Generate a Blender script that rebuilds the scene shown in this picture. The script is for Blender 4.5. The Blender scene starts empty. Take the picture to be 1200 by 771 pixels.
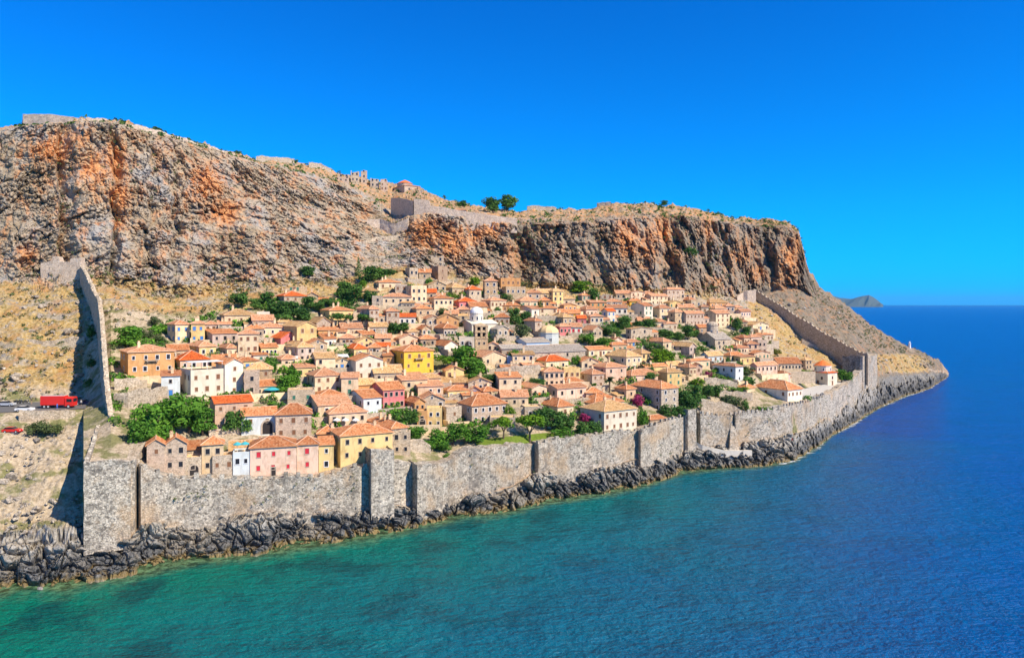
import bpy, math, random
import numpy as np
from math import radians, sin, cos, pi, sqrt, atan2
from mathutils import Vector, Matrix
random.seed(7); RNG = np.random.RandomState(7)
SC = bpy.context.scene; COL = SC.collection

# ------------------------------------------------------------------ camera, sky, sun, exposure
F, ZC, HY, CX = 857.0, 58.0, 356.0, 600.0          # focal length in photo pixels, camera height, horizon row, centre column
cam = bpy.data.cameras.new('camera'); camo = bpy.data.objects.new('camera', cam); COL.objects.link(camo)
camo.location = (0, 0, ZC); camo.rotation_euler = (radians(90), 0, 0)
cam.sensor_width = 36; cam.lens = F / 1200 * 36; cam.shift_y = -(385.5 - HY) / 1200
cam.clip_start = 1; cam.clip_end = 60000
SC.camera = camo
SUN_DIR = Vector((0.835, -0.55, 0.0)); SUN_EL = radians(43)
sd = Vector((SUN_DIR.x * cos(SUN_EL), SUN_DIR.y * cos(SUN_EL), sin(SUN_EL))).normalized()
sun = bpy.data.lights.new('sun', 'SUN'); sun.energy = 5.0; sun.angle = radians(0.5); sun.color = (1.0, 0.89, 0.73)
suno = bpy.data.objects.new('sun', sun); COL.objects.link(suno); suno.location = (0, 0, 300)
suno.rotation_euler = sd.to_track_quat('Z', 'Y').to_euler()
W = bpy.data.worlds.new('World'); SC.world = W; W.use_nodes = True
wn = W.node_tree; wn.nodes.clear()
wo = wn.nodes.new('ShaderNodeOutputWorld'); bg = wn.nodes.new('ShaderNodeBackground')
sky = wn.nodes.new('ShaderNodeTexSky'); sky.sky_type = 'NISHITA'; sky.sun_disc = False
sky.sun_elevation = SUN_EL; sky.sun_rotation = atan2(sd.x, sd.y)
sky.air_density = 1.0; sky.dust_density = 0.2; sky.ozone_density = 3.0; sky.altitude = 0
tc = wn.nodes.new('ShaderNodeTexCoord'); sx = wn.nodes.new('ShaderNodeSeparateXYZ')
rp = wn.nodes.new('ShaderNodeValToRGB')
e = rp.color_ramp.elements
e[0].position = 0.0; e[0].color = (0.004, 0.70, 2.3, 1)
e[1].position = 0.40; e[1].color = (0.008, 0.575, 1.43, 1)
k = e.new(0.12); k.color = (0.008, 0.73, 1.56, 1)
k = e.new(0.62); k.color = (0.34, 0.52, 0.85, 1)
mx = wn.nodes.new('ShaderNodeMix'); mx.data_type = 'RGBA'; mx.blend_type = 'MULTIPLY'; mx.inputs[0].default_value = 1
wn.links.new(tc.outputs['Generated'], sx.inputs[0]); wn.links.new(sx.outputs[2], rp.inputs[0])
wn.links.new(sky.outputs[0], mx.inputs[6]); wn.links.new(rp.outputs[0], mx.inputs[7])
wn.links.new(mx.outputs[2], bg.inputs[0]); wn.links.new(bg.outputs[0], wo.inputs[0])
bg.inputs[1].default_value = 0.10
vs = SC.view_settings; vs.view_transform = 'Standard'; vs.look = 'None'; vs.exposure = 0.42; vs.gamma = 1.0; vs.use_curve_mapping = False
SC.cycles.max_bounces = 6; SC.cycles.diffuse_bounces = 2; SC.cycles.glossy_bounces = 2; SC.cycles.transparent_max_bounces = 4
SC.cycles.caustics_reflective = False; SC.cycles.caustics_refractive = False

# ------------------------------------------------------------------ helpers
def P(px, py, D): return np.array(((px - CX) / F * D, D, ZC - (py - HY) / F * D))
def tag(o, label=None, cat=None, group=None, kind=None):
    if label: o['label'] = label
    if cat: o['category'] = cat
    if group: o['group'] = group
    if kind: o['kind'] = kind
    return o
def empty(name, loc, rz=0.0):
    o = bpy.data.objects.new(name, None); COL.objects.link(o); o.empty_display_size = 0.5
    o.location = tuple(float(v) for v in loc); o.rotation_euler = (0, 0, rz); return o
def obj(name, me, parent=None, loc=(0, 0, 0), rz=0.0, scale=None):
    o = bpy.data.objects.new(name, me); COL.objects.link(o); o.parent = parent
    o.location = tuple(float(v) for v in loc); o.rotation_euler = (0, 0, rz)
    if scale: o.scale = scale
    return o
class MB:
    """collects polygons with a material slot each and builds ONE mesh"""
    def __init__(s): s.v = []; s.f = []; s.m = []; s.uv = []
    def poly(s, pts, m=0, uv=None):
        i = len(s.v); s.v += [tuple(map(float, p)) for p in pts]; s.f.append(tuple(range(i, i + len(pts)))); s.m.append(m)
        s.uv += (uv if uv else [(0, 0)] * len(pts))
    def box(s, x0, x1, y0, y1, z0, z1, m=0, skip=''):
        A, B, C_, D_, E, F_, G, H = (x0,y0,z0),(x1,y0,z0),(x1,y1,z0),(x0,y1,z0),(x0,y0,z1),(x1,y0,z1),(x1,y1,z1),(x0,y1,z1)
        for k, q in (('b',(A,D_,C_,B)),('t',(E,F_,G,H)),('s',(A,B,F_,E)),('n',(C_,D_,H,G)),('e',(B,C_,G,F_)),('w',(D_,A,E,H))):
            if k not in skip: s.poly(q, m)
    def lathe(s, prof, n=16, c=(0, 0), m=0, a0=0.0):
        for k in range(len(prof) - 1):
            (r0, z0), (r1, z1) = prof[k], prof[k + 1]
            for i in range(n):
                a, b = a0 + 2 * pi * i / n, a0 + 2 * pi * (i + 1) / n
                p = [(c[0]+r0*cos(a), c[1]+r0*sin(a), z0), (c[0]+r0*cos(b), c[1]+r0*sin(b), z0),
                     (c[0]+r1*cos(b), c[1]+r1*sin(b), z1), (c[0]+r1*cos(a), c[1]+r1*sin(a), z1)]
                if r0 < 1e-6: p = [p[0], p[2], p[3]]
                elif r1 < 1e-6: p = p[:3]
                s.poly(p, m)
    def tube(s, a, b, r0, r1, n=6, m=0):
        a, b = Vector(a), Vector(b); d = (b - a).normalized()
        u = d.orthogonal().normalized(); w = d.cross(u)
        R0 = [a + (u*cos(2*pi*i/n) + w*sin(2*pi*i/n))*r0 for i in range(n)]
        R1 = [b + (u*cos(2*pi*i/n) + w*sin(2*pi*i/n))*r1 for i in range(n)]
        for i in range(n): j = (i+1) % n; s.poly((R0[i], R0[j], R1[j], R1[i]), m)
        s.poly(R1, m); s.poly(R0[::-1], m)
    def mesh(s, name, mats, smooth=False):
        me = bpy.data.meshes.new(name); me.from_pydata(s.v, [], s.f)
        for m in mats: me.materials.append(m)
        me.polygons.foreach_set('material_index', s.m)
        if smooth: me.polygons.foreach_set('use_smooth', [True]*len(s.f))
        if any(u != (0, 0) for u in s.uv):
            l = me.uv_layers.new(name='UVMap'); l.data.foreach_set('uv', np.array(s.uv, dtype=np.float32).ravel())
        me.update(); return me
def np_mesh(name, verts, quads, mats, midx=None, smooth=False):
    me = bpy.data.meshes.new(name); verts = np.asarray(verts, np.float32); quads = np.asarray(quads, np.int32)
    k = quads.shape[1]
    me.vertices.add(len(verts)); me.vertices.foreach_set('co', verts.ravel())
    me.loops.add(quads.size); me.loops.foreach_set('vertex_index', quads.ravel())
    me.polygons.add(len(quads)); me.polygons.foreach_set('loop_start', np.arange(0, quads.size, k, dtype=np.int32))
    for m in mats: me.materials.append(m)
    if midx is not None: me.polygons.foreach_set('material_index', np.asarray(midx, np.int32))
    me.update(calc_edges=True); me.validate()
    me.polygons.foreach_set('use_smooth', [smooth] * len(me.polygons))
    return me
def vcol(me, name, arr):
    a = me.attributes.new(name, 'FLOAT_COLOR', 'POINT'); a.data.foreach_set('color', np.asarray(arr, np.float32).ravel())

# numpy gradient noise
_pm = np.random.RandomState(3).permutation(256); _pm = np.concatenate([_pm, _pm, _pm])
_g = np.random.RandomState(4).normal(size=(256, 3)); _g /= np.linalg.norm(_g, axis=1)[:, None]
def noise3(p):
    i = np.floor(p).astype(np.int64); f = p - i; u = f*f*f*(f*(f*6-15)+10); i &= 255
    out = 0
    for a in (0, 1):
        for b in (0, 1):
            for c in (0, 1):
                h = _pm[_pm[_pm[(i[:,0]+a) & 255] + ((i[:,1]+b) & 255)] + ((i[:,2]+c) & 255)]
                d = (_g[h] * (f - np.array((a, b, c)))).sum(1)
                w = (u[:,0] if a else 1-u[:,0]) * (u[:,1] if b else 1-u[:,1]) * (u[:,2] if c else 1-u[:,2])
                out = out + d * w
    return out * 1.6
def fbm(p, o=4, g=0.5):
    r, a = 0, 1.0
    for k in range(o): r = r + a * noise3(p * 2**k + 17.3 * k); a *= g
    return r
def ridged(p, o=4):
    r, a = 0, 1.0
    for k in range(o): r = r + a * (1 - 2 * np.abs(noise3(p * 2**k + 9.1 * k))); a *= 0.5
    return r
def worley(p):
    i = np.floor(p).astype(np.int64); f = p - i
    f1 = np.full(len(p), 9.0); f2 = np.full(len(p), 9.0); cid = np.zeros(len(p))
    for a in (-1, 0, 1):
        for b in (-1, 0, 1):
            for c in (-1, 0, 1):
                h = _pm[_pm[_pm[(i[:,0]+a) & 255] + ((i[:,1]+b) & 255)] + ((i[:,2]+c) & 255)]
                q = np.stack([a + (_g[h][:,0]*.5+.5) , b + (_g[h][:,1]*.5+.5), c + (_g[h][:,2]*.5+.5)], 1)
                d = np.sqrt(((q - f)**2).sum(1))
                m = d < f1
                f2 = np.where(m, f1, np.minimum(f2, d)); cid = np.where(m, h / 255.0, cid); f1 = np.where(m, d, f1)
    return f1, f2, cid

# ------------------------------------------------------------------ materials
def nn(nt, t, **kw):
    n = nt.nodes.new(t)
    for k, v in kw.items():
        if k.startswith('_'): setattr(n, k[1:], v)
        elif hasattr(v, 'is_linked'): nt.links.new(v, n.inputs[k.replace('__', ' ')])
        else: n.inputs[k.replace('__', ' ')].default_value = v
    return n
def mixc(nt, fac, a, b, blend='MIX'):
    n = nt.nodes.new('ShaderNodeMix'); n.data_type = 'RGBA'; n.blend_type = blend; n.clamp_factor = True
    for i, v in ((0, fac), (6, a), (7, b)):
        if hasattr(v, 'is_linked'): nt.links.new(v, n.inputs[i])
        else: n.inputs[i].default_value = (v if i == 0 else (*v[:3], 1))
    return n.outputs[2]
def math_(nt, op, a, b=0.0, c=None, clamp=False):
    n = nt.nodes.new('ShaderNodeMath'); n.operation = op; n.use_clamp = clamp
    for i, v in enumerate((a, b) + ((c,) if c is not None else ())):
        if hasattr(v, 'is_linked'): nt.links.new(v, n.inputs[i])
        else: n.inputs[i].default_value = v
    return n.outputs[0]
def ramp(nt, fac, *stops):
    n = nt.nodes.new('ShaderNodeValToRGB'); nt.links.new(fac, n.inputs[0]); el = n.color_ramp.elements
    while len(el) < len(stops): el.new(0.5)
    for e_, (p, c) in zip(el, stops):
        e_.position = p; e_.color = (*c, 1) if isinstance(c, tuple) else (c, c, c, 1)
    return n.outputs[0]
def mapr(nt, v, a, b, c=0.0, d=1.0):
    n = nt.nodes.new('ShaderNodeMapRange'); n.clamp = True
    nt.links.new(v, n.inputs[0])
    for i, q in enumerate((a, b, c, d)): n.inputs[i+1].default_value = q
    return n.outputs[0]
def newmat(name, rough=0.9, spec=0.2):
    m = bpy.data.materials.new(name); m.use_nodes = True; nt = m.node_tree
    b = nt.nodes['Principled BSDF']; b.inputs['Roughness'].default_value = rough; b.inputs['Specular IOR Level'].default_value = spec
    return m, nt, b
def pos(nt, sc=(1, 1, 1)):
    g = nt.nodes.new('ShaderNodeNewGeometry'); mp = nt.nodes.new('ShaderNodeMapping')
    nt.links.new(g.outputs['Position'], mp.inputs[0]); mp.inputs['Scale'].default_value = sc; return mp.outputs[0]
def noise(nt, vec, scale, detail=3, rough=0.55): return nn(nt, 'ShaderNodeTexNoise', Vector=vec, Scale=scale, Detail=detail, Roughness=rough).outputs['Fac']
def bump(nt, b, h, strength=0.5, dist=0.1):
    n = nn(nt, 'ShaderNodeBump', Height=h, Strength=strength, Distance=dist); nt.links.new(n.outputs[0], b.inputs['Normal'])
def objrand(nt): return nt.nodes.new('ShaderNodeObjectInfo').outputs['Random']
def lnk(nt, a, b): nt.links.new(a, b)

def plaster(name, c, dirt=0.35):
    m, nt, b = newmat(name, 0.92, 0.15)
    p = pos(nt); n1 = noise(nt, p, 0.35, 5, 0.65); n2 = noise(nt, pos(nt, (1.2, 1.2, .25)), 0.9, 4, 0.6)
    d = tuple(x * y for x, y in zip(c, (0.66, 0.60, 0.52)))
    o = mixc(nt, mapr(nt, n1, .48, .66, 0, min(dirt * 2.2, .8)), c, d)
    o = mixc(nt, mapr(nt, n2, .52, .64, 0, min(dirt * 1.6, .6)), o, tuple(x * .6 for x in c))
    r = objrand(nt)
    o = mixc(nt, 1.0, o, ramp(nt, r, (0, (.84, .80, .74)), (.5, (.98, .97, .96)), (1, (1.06, 1.03, .98))), 'MULTIPLY')
    lnk(nt, o, b.inputs['Base Color']); bump(nt, b, noise(nt, p, 3.0, 3), 0.35, 0.06); return m
def masonry(name, light, dark, scale=1.5, tint=(.55, .40, .25), tintamt=.5):
    m, nt, b = newmat(name, 0.95, 0.12)
    p0 = pos(nt, (1, 1, 1.4)); nz = nn(nt, 'ShaderNodeTexNoise', Vector=p0, Scale=1.3, Detail=3)
    ad = nt.nodes.new('ShaderNodeVectorMath'); ad.operation = 'MULTIPLY_ADD'; lnk(nt, nz.outputs['Color'], ad.inputs[0]); ad.inputs[1].default_value = (.55, .55, .55); lnk(nt, p0, ad.inputs[2]); p = ad.outputs[0]
    vo = nn(nt, 'ShaderNodeTexVoronoi', Vector=p, Scale=scale)
    ve = nn(nt, 'ShaderNodeTexVoronoi', _feature='DISTANCE_TO_EDGE', Vector=p, Scale=scale)
    cv = nt.nodes.new('ShaderNodeSeparateColor'); lnk(nt, vo.outputs['Color'], cv.inputs[0])
    mid = tuple(x * .6 + y * .4 for x, y in zip(light, dark))
    fine = noise(nt, pos(nt), 1.15, 6, .8)
    o = ramp(nt, cv.outputs[0], (0, dark), (.3, mid), (1, light))
    o = mixc(nt, mapr(nt, fine, .36, .47, .92, 0), o, tuple(x * .55 for x in dark))
    o = mixc(nt, mapr(nt, fine, .54, .68, 0, .6), o, tuple(min(x * 1.08, .9) for x in light))
    big = noise(nt, pos(nt), 0.11, 5, 0.65)
    o = mixc(nt, mapr(nt, big, .5, .68, 0, tintamt), o, tint)
    o = mixc(nt, mapr(nt, noise(nt, pos(nt, (1, 1, .4)), 0.23, 4, .6), .52, .72, 0, .35), o, tuple(x * .8 for x in dark))
    o = mixc(nt, mapr(nt, noise(nt, pos(nt, (1, 1, .7)), .30, 6, .75), .53, .62, 0, tintamt), o, tuple(x * 1.15 for x in dark))
    ed = mapr(nt, ve.outputs['Distance'], 0.01, 0.09)
    o = mixc(nt, mapr(nt, ed, 0, 1, .45, 0), o, tuple(x * .7 for x in dark))
    o = mixc(nt, 1.0, o, ramp(nt, objrand(nt), (0, .92), (1, 1.06)), 'MULTIPLY')
    lnk(nt, o, b.inputs['Base Color']); bump(nt, b, math_(nt, 'ADD', ed, fine), 0.7, 0.16); return m
def tiles(name, c, c2):
    m, nt, b = newmat(name, 0.85, 0.2)
    uv = nt.nodes.new('ShaderNodeTexCoord').outputs['UV']
    mp = nt.nodes.new('ShaderNodeMapping'); lnk(nt, uv, mp.inputs[0]); mp.inputs['Scale'].default_value = (2.6, 1.9, 1)
    vo = nn(nt, 'ShaderNodeTexVoronoi', _voronoi_dimensions='2D', Vector=mp.outputs[0], Scale=1.0, Randomness=0.35)
    cv = nt.nodes.new('ShaderNodeSeparateColor'); lnk(nt, vo.outputs['Color'], cv.inputs[0])
    o = ramp(nt, cv.outputs[0], (0, tuple(x * .62 for x in c)), (.4, c), (1, c2))
    o = mixc(nt, mapr(nt, noise(nt, pos(nt), 0.5, 5, .65), .50, .72, 0, .6), o, tuple(x * y for x, y in zip(c2, (.75, .72, .66))))
    o = mixc(nt, mapr(nt, noise(nt, pos(nt), 1.7, 3, .6), .58, .72, 0, .5), o, tuple(x * .45 for x in c))
    o = mixc(nt, 1.0, o, ramp(nt, objrand(nt), (0, (.70, .70, .72)), (.5, (.95, .97, .98)), (1, (1.10, 1.16, 1.2))), 'MULTIPLY')
    lnk(nt, o, b.inputs['Base Color'])
    w = nn(nt, 'ShaderNodeTexWave', Vector=mp.outputs[0], Scale=1.0, Distortion=0.6); bump(nt, b, w.outputs['Fac'], 0.6, 0.12); return m
def plain(name, c, rough=0.8, spec=0.3, var=0.25, metal=0.0):
    m, nt, b = newmat(name, rough, spec)
    o = mixc(nt, mapr(nt, noise(nt, pos(nt), 1.3, 3), .4, .7, 0, var), c, tuple(x * .6 for x in c))
    lnk(nt, o, b.inputs['Base Color']); b.inputs['Metallic'].default_value = metal; return m
def leafmat(name, c, c2):
    m, nt, b = newmat(name, 0.75, 0.15)
    at = nt.nodes.new('ShaderNodeAttribute'); at.attribute_name = 'leaf'
    o = mixc(nt, at.outputs['Fac'], c, c2)
    o = mixc(nt, 1.0, o, ramp(nt, objrand(nt), (0, (.75, .8, .8)), (1, (1.15, 1.1, 1.0))), 'MULTIPLY')
    lnk(nt, o, b.inputs['Base Color'])
    tr = nt.nodes.new('ShaderNodeBsdfTranslucent'); lnk(nt, o, tr.inputs[0]); ms = nt.nodes.new('ShaderNodeMixShader'); ms.inputs[0].default_value = 0.25
    lnk(nt, b.outputs[0], ms.inputs[1]); lnk(nt, tr.outputs[0], ms.inputs[2]); lnk(nt, ms.outputs[0], nt.nodes['Material Output'].inputs[0]); return m

WALL = {'cream': plaster('cream plaster', (.83, .65, .42)), 'white': plaster('white lime wash', (.87, .77, .61), .18), 'pink': plaster('pink plaster', (.82, .58, .43)),
        'rose': plaster('rose plaster', (.70, .22, .21)), 'yellow': plaster('yellow plaster', (.82, .60, .27)), 'gold': plaster('golden yellow plaster', (.88, .52, .07), .2),
        'ochre': plaster('ochre plaster', (.70, .38, .16)), 'paleblue': plaster('pale blue plaster', (.68, .72, .70), .2), 'blue': plaster('sky blue plaster', (.45, .60, .78), .15),
        'mauve': plaster('mauve plaster', (.63, .50, .42)), 'salmon': plaster('salmon plaster', (.79, .57, .38)), 'brown': plaster('brown plaster', (.50, .36, .25)),
        'stone': masonry('warm rubble stone', (.82, .66, .46), (.50, .37, .25), 2.6, (.70, .50, .28), .35), 'grey': masonry('grey rubble stone', (.76, .62, .46), (.44, .34, .24), 2.6, (.55, .45, .33), .3),
        'tan': masonry('tan cut stone', (.80, .60, .37), (.54, .37, .22), 2.6, (.72, .44, .2), .35), 'pinkstone': masonry('pinkish stone', (.80, .62, .45), (.53, .39, .28), 2.6, (.66, .4, .3), .35)}
ROOF = {'or': tiles('orange roof tiles', (.72, .25, .09), (.80, .40, .19)), 'red': tiles('bright red orange roof tiles', (.74, .13, .025), (.80, .20, .05)),
        'tan': tiles('weathered tan roof tiles', (.72, .40, .16), (.80, .54, .27)), 'sal': tiles('faded salmon roof tiles', (.70, .30, .14), (.76, .43, .25)),
        'br': tiles('brown roof tiles', (.54, .20, .09), (.66, .32, .16)), 'gr': tiles('grey stone slab roof', (.52, .44, .35), (.64, .55, .45))}
M_GLASS = plain('dark window glass', (.025, .024, .028), 0.15, 0.5, 0)
M_SUR = plain('stone window surround', (.54, .43, .31)); M_WOOD = plain('brown wood', (.22, .10, .05)); M_RED = plain('red painted shutter', (.62, .03, .05))
M_BLUEP = plain('blue paint', (.06, .22, .55)); M_GREENP = plain('green paint', (.05, .18, .12)); M_WHITE = plain('white paint', (.85, .83, .80), .7, .3, .1)
M_DARK = plain('dark opening', (.035, .028, .025)); M_IRON = plain('dark iron', (.05, .05, .055), .5)
M_FORT = masonry('fortress stone', (.74, .65, .52), (.20, .175, .145), 1.7, (.62, .42, .24), .75)
M_FORTW = masonry('weathered wall stone', (.76, .63, .47), (.38, .30, .21), 1.9, (.6, .42, .24), .4)
M_CANVAS = plain('white canvas', (.82, .80, .76), .8, .2, .1); M_TURQ = plain('turquoise canvas', (.06, .42, .46), .8, .2, .15)
LEAF = {'g': leafmat('green leaves', (.06, .18, .018), (.16, .34, .04)), 'd': leafmat('dark green leaves', (.045, .13, .026), (.13, .25, .05)),
        'b': leafmat('bright green leaves', (.09, .21, .015), (.20, .34, .02)), 'o': leafmat('olive grey leaves', (.075, .115, .04), (.17, .21, .085)),
        'm': leafmat('magenta blossom', (.22, .02, .10), (.40, .05, .16)), 'y': leafmat('yellow green leaves', (.13, .16, .02), (.26, .27, .05)), 't': leafmat('dry tan scrub', (.16, .13, .05), (.30, .23, .10))}
M_BARK = plain('bark', (.14, .10, .07), .95, .1)
# ------------------------------------------------------------------ terrain: one height field, surveyed along columns
PW = [(-150,700),(0,690),(40,684),(75,688),(110,678),(150,672),(200,660),(250,652),(300,648),(360,638),(420,630),(470,621),(500,613),(540,604),(590,600),(640,588),(690,581),(730,574),(770,564),(800,553),(850,548),(900,545),(930,540),(960,523),(975,510),(1000,497),(1030,478),(1060,465),(1090,455),(1112,441),(1130,441)]
WL = [(98,540,637),(152,540,632),(165,546,617),(190,556,613),(215,560,610),(260,561,605),(300,561,601),(373,558,598),(400,551,595),(433,545,592),(462,541,592),(480,541,596),(490,545,597),(525,540,586),(550,528,581),(575,525,577),(600,520,571),(625,519,556),(632,518,556),(680,512,553),(720,506,546),(745,505,538),(752,503,540),(780,495,538),(805,485,527),(815,480,523),(822,486,521),(858,487,520),(885,484,517),(920,476,512),(950,470,503),(965,464,492),(985,455,482),(1000,445,470),(1012,432,457),(1028,422,452)]
OUT = [(-150,655,612,172),(0,640,600,168),(50,634,597,169),(97,636,596,170)]                # px, rock top row, slope row and distance west of the wall
OUTE = [(1029,456,437,440),(1060,452,436,488),(1090,447,434,533),(1112,439,437.5,594)]
TT = [ # px, then (row, distance) of: road edge or lower town, road back or upper town, cliff foot, mid cliff, cliff edge, skyline
 (-150,(485,193),(470,219),(335,285),(245,305),(160,325),(150,350)),
 (0,(485,195.3),(470,221),(330,290),(240,310),(156,330),(150,350)),
 (24,(484,197),(469,223),(330,290),(240,311),(150,332),(145,350)),
 (60,(482,200),(468,225),(336,289),(245,312),(148,333),(142,350)),
 (97,(480,203),(467,227),(334,289),(245,314),(145,335),(140,352)),
 (130,(482,193),(430,226),(335,292),(250,318),(146,340),(142,358)),
 (200,(500,200),(430,235),(350,300),(265,328),(163,365),(159,382)),
 (300,(490,210),(420,250),(340,312),(270,348),(192,402),(187,425)),
 (400,(480,221),(410,265),(335,335),(285,366),(216,448),(204,482)),
 (432,(480,228),(406,272),(328,342),(284,380),(236,440),(210,492)),
 (460,(480,231),(404,278),(322,348),(280,392),(262,408),(216,500)),
 (485,(480,234),(402,282),(318,356),(282,388),(254,400),(221,486)),
 (500,(480,237),(400,285),(322,360),(285,385),(252,402),(226,472)),
 (560,(475,242),(400,292),(328,372),(290,392),(256,404),(243,462)),
 (600,(470,246),(400,296),(335,381),(300,395),(264,404),(247,460)),
 (700,(460,266),(390,326),(342,401),(300,412),(262,425),(244,472)),
 (760,(455,280),(390,340),(346,415),(300,428),(256,442),(238,482)),
 (800,(450,291),(390,351),(350,426),(302,440),(256,455),(243,490)),
 (860,(450,302),(395,368),(347,462),(305,474),(264,486),(255,515)),
 (884,(449,308),(384,402),(345,484),(305,492),(266,500),(257,523)),
 (920,(451,323),(398,424),(338,492),(302,499),(268,506),(259,526)),
 (935,(454,330),(402,430),(338,494),(305,501),(274,508),(267,527)),
 (941,(455.5,335),(404,430),(340,494),(315,502),(296,510),(289,527)),
 (948,(453,345),(406,430),(345,496),(333,506),(323,515),(317,528)),
 (960,(448,365),(411,428),(354,502),(347,517),(340,530),(335,542)),
 (1000,(437.5,402),(432,412),(392,468),(377,510),(368,540),(364,560)),
 (1028,(430,436),(419,462),(407,492),(398,520),(391,545),(388,560)),
 (1060,(431,500),(420,512),(416,530),(412,545),(408,560),(405,572)),
 (1090,(431,541),(426,545),(423,555),(421,562),(419,570),(418,577)),
 (1112,(437,596),(436.5,600),(436,604),(436,608),(436,612),(436,616))]
SKY_ = [(-150,150),(0,150),(22,147),(60,141),(97,140),(140,143),(160,147),(183,153),(215,163),(240,170),(270,180),(300,187),(350,190),(380,197),(400,204),(430,210),(460,216),(490,221),(510,230),(540,237),(560,243),(600,247),(640,246),(690,245),(720,239),(760,238),(800,243),(830,248),(860,255),(900,257),(925,260),(935,268),(941,290),(948,318),(960,335),(1000,364),(1020,381),(1040,394),(1060,404),(1080,412),(1100,422),(1112,436)]
def ip(tab, px, k): return np.interp(px, [r[0] for r in tab], [r[k] for r in tab])
def zat(py, D): return ZC - (py - HY) / F * D
NLEV = 15
ROWS = [3, 6, 50, 4, 8, 36, 46, 66, 120, 130, 30, 8, 6, 4]
STEP = 1.0
PXS = np.arange(-150, 1131, STEP)
def build_columns():
    n = len(PXS); D = np.zeros((NLEV, n)); Z = np.zeros((NLEV, n))
    pw = ip(PW, PXS, 1); Dw = ZC * F / (pw - HY)
    wall = (PXS >= 97.5) & (PXS <= 1028.5); west = PXS < 97.5
    pb = np.where(wall, ip(WL, PXS, 2), np.where(west, ip(OUT, PXS, 1), ip(OUTE, PXS, 1)))
    t = (pb - HY) / F; kk = np.interp(PXS, [95, 110, 980, 1030], [.75, .75, .62, .35])
    d = np.maximum((ZC - t * Dw) / (kk + t), 2.0)
    D[2] = Dw; Z[2] = 0; D[1] = Dw - 7; Z[1] = -3; D[0] = Dw * .7; Z[0] = -14
    D[3] = Dw + d; Z[3] = zat(pb, D[3])
    D[4] = D[3] + 2.4; Z[4] = Z[3] + .3
    D[5] = D[3] + 3.6; Z[5] = zat(ip(WL, PXS, 1), D[3]) - 1.0
    for m, T in ((west, OUT), (PXS > 1028.5, OUTE)):
        D[5][m] = ip(T, PXS, 3)[m]; Z[5][m] = zat(ip(T, PXS, 2), D[5])[m]
        D[4][m] = (D[3] * .6 + D[5] * .4)[m]; Z[4][m] = (Z[3] * .6 + Z[5] * .4)[m]
    for k in range(6):
        py = np.interp(PXS, [r[0] for r in TT], [r[k+1][0] for r in TT]); Dk = np.interp(PXS, [r[0] for r in TT], [r[k+1][1] for r in TT])
        if k == 5: py = ip(SKY_, PXS, 1)
        D[6+k] = Dk; Z[6+k] = zat(py, Dk)
    far = np.interp(PXS, [930, 960], [1, 0])
    D[12] = D[11] + 40 + 40 * far; Z[12] = Z[11] - 14 + 10 * far
    D[13] = D[12] + 60 + 120 * far; Z[13] = (Z[12] - 50) * (1 - far) + (Z[12] - 25) * far; Z[13] = np.maximum(Z[13], -4)
    D[14] = D[13] + 120; Z[14] = -6
    for k in range(1, NLEV): D[k] = np.maximum(D[k], D[k-1] + .6)
    fade = np.interp(PXS, [1108, 1120], [0, 1]); Z = Z * (1 - fade) - 5 * fade
    return D, Z, Dw
LD, LZ, LDW = build_columns()
def refine():
    DD, ZZ, TL = [], [], []
    for k, r in enumerate(ROWS):
        for i in range(r):
            s = i / r; DD.append(LD[k] * (1-s) + LD[k+1] * s); ZZ.append(LZ[k] * (1-s) + LZ[k+1] * s); TL.append(k + s)
    DD.append(LD[-1]); ZZ.append(LZ[-1]); TL.append(NLEV - 1.0)
    return np.array(DD), np.array(ZZ), np.array(TL)
BD, BZ, BT = refine()
BPY = HY + (ZC - BZ) * F / BD
V5 = int(np.searchsorted(BT, 5.0)); V3 = int(np.searchsorted(BT, 2.0)); V11 = int(np.searchsorted(BT, 11.0))
def hit(px, py, v0=None, v1=None):
    """first point of the ground, walking inland from the wall, seen at that row: world (x, y, z)"""
    c = min(max((px - PXS[0]) / STEP, 0), len(PXS) - 1.001); i = int(c); s = c - i
    a = V5 if v0 is None else v0; b = (V11 if v1 is None else v1) + 1
    q = BPY[a:b, i] * (1-s) + BPY[a:b, i+1] * s; D = BD[a:b, i] * (1-s) + BD[a:b, i+1] * s
    w = np.nonzero(q <= py)[0]
    if len(w) == 0: d = D[-1]
    elif w[0] == 0: d = D[0]
    else:
        j = w[0]; u = (q[j-1] - py) / max(q[j-1] - q[j], 1e-6); d = D[j-1] + (D[j] - D[j-1]) * u
    Z = BZ[a:b, i] * (1-s) + BZ[a:b, i+1] * s
    z = float(np.interp(d, D, Z))
    return np.array(((px - CX) / F * d, d, z))
def ground_z(x, y):
    px = CX + x / y * F; c = min(max((px - PXS[0]) / STEP, 0), len(PXS) - 1.001); i = int(c); s = c - i
    return float(np.interp(y, BD[:, i] * (1-s) + BD[:, i+1] * s, BZ[:, i] * (1-s) + BZ[:, i+1] * s))
def sstep(a, b, x): t = np.clip((x - a) / (b - a), 0, 1); return t * t * (3 - 2 * t)

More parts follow.
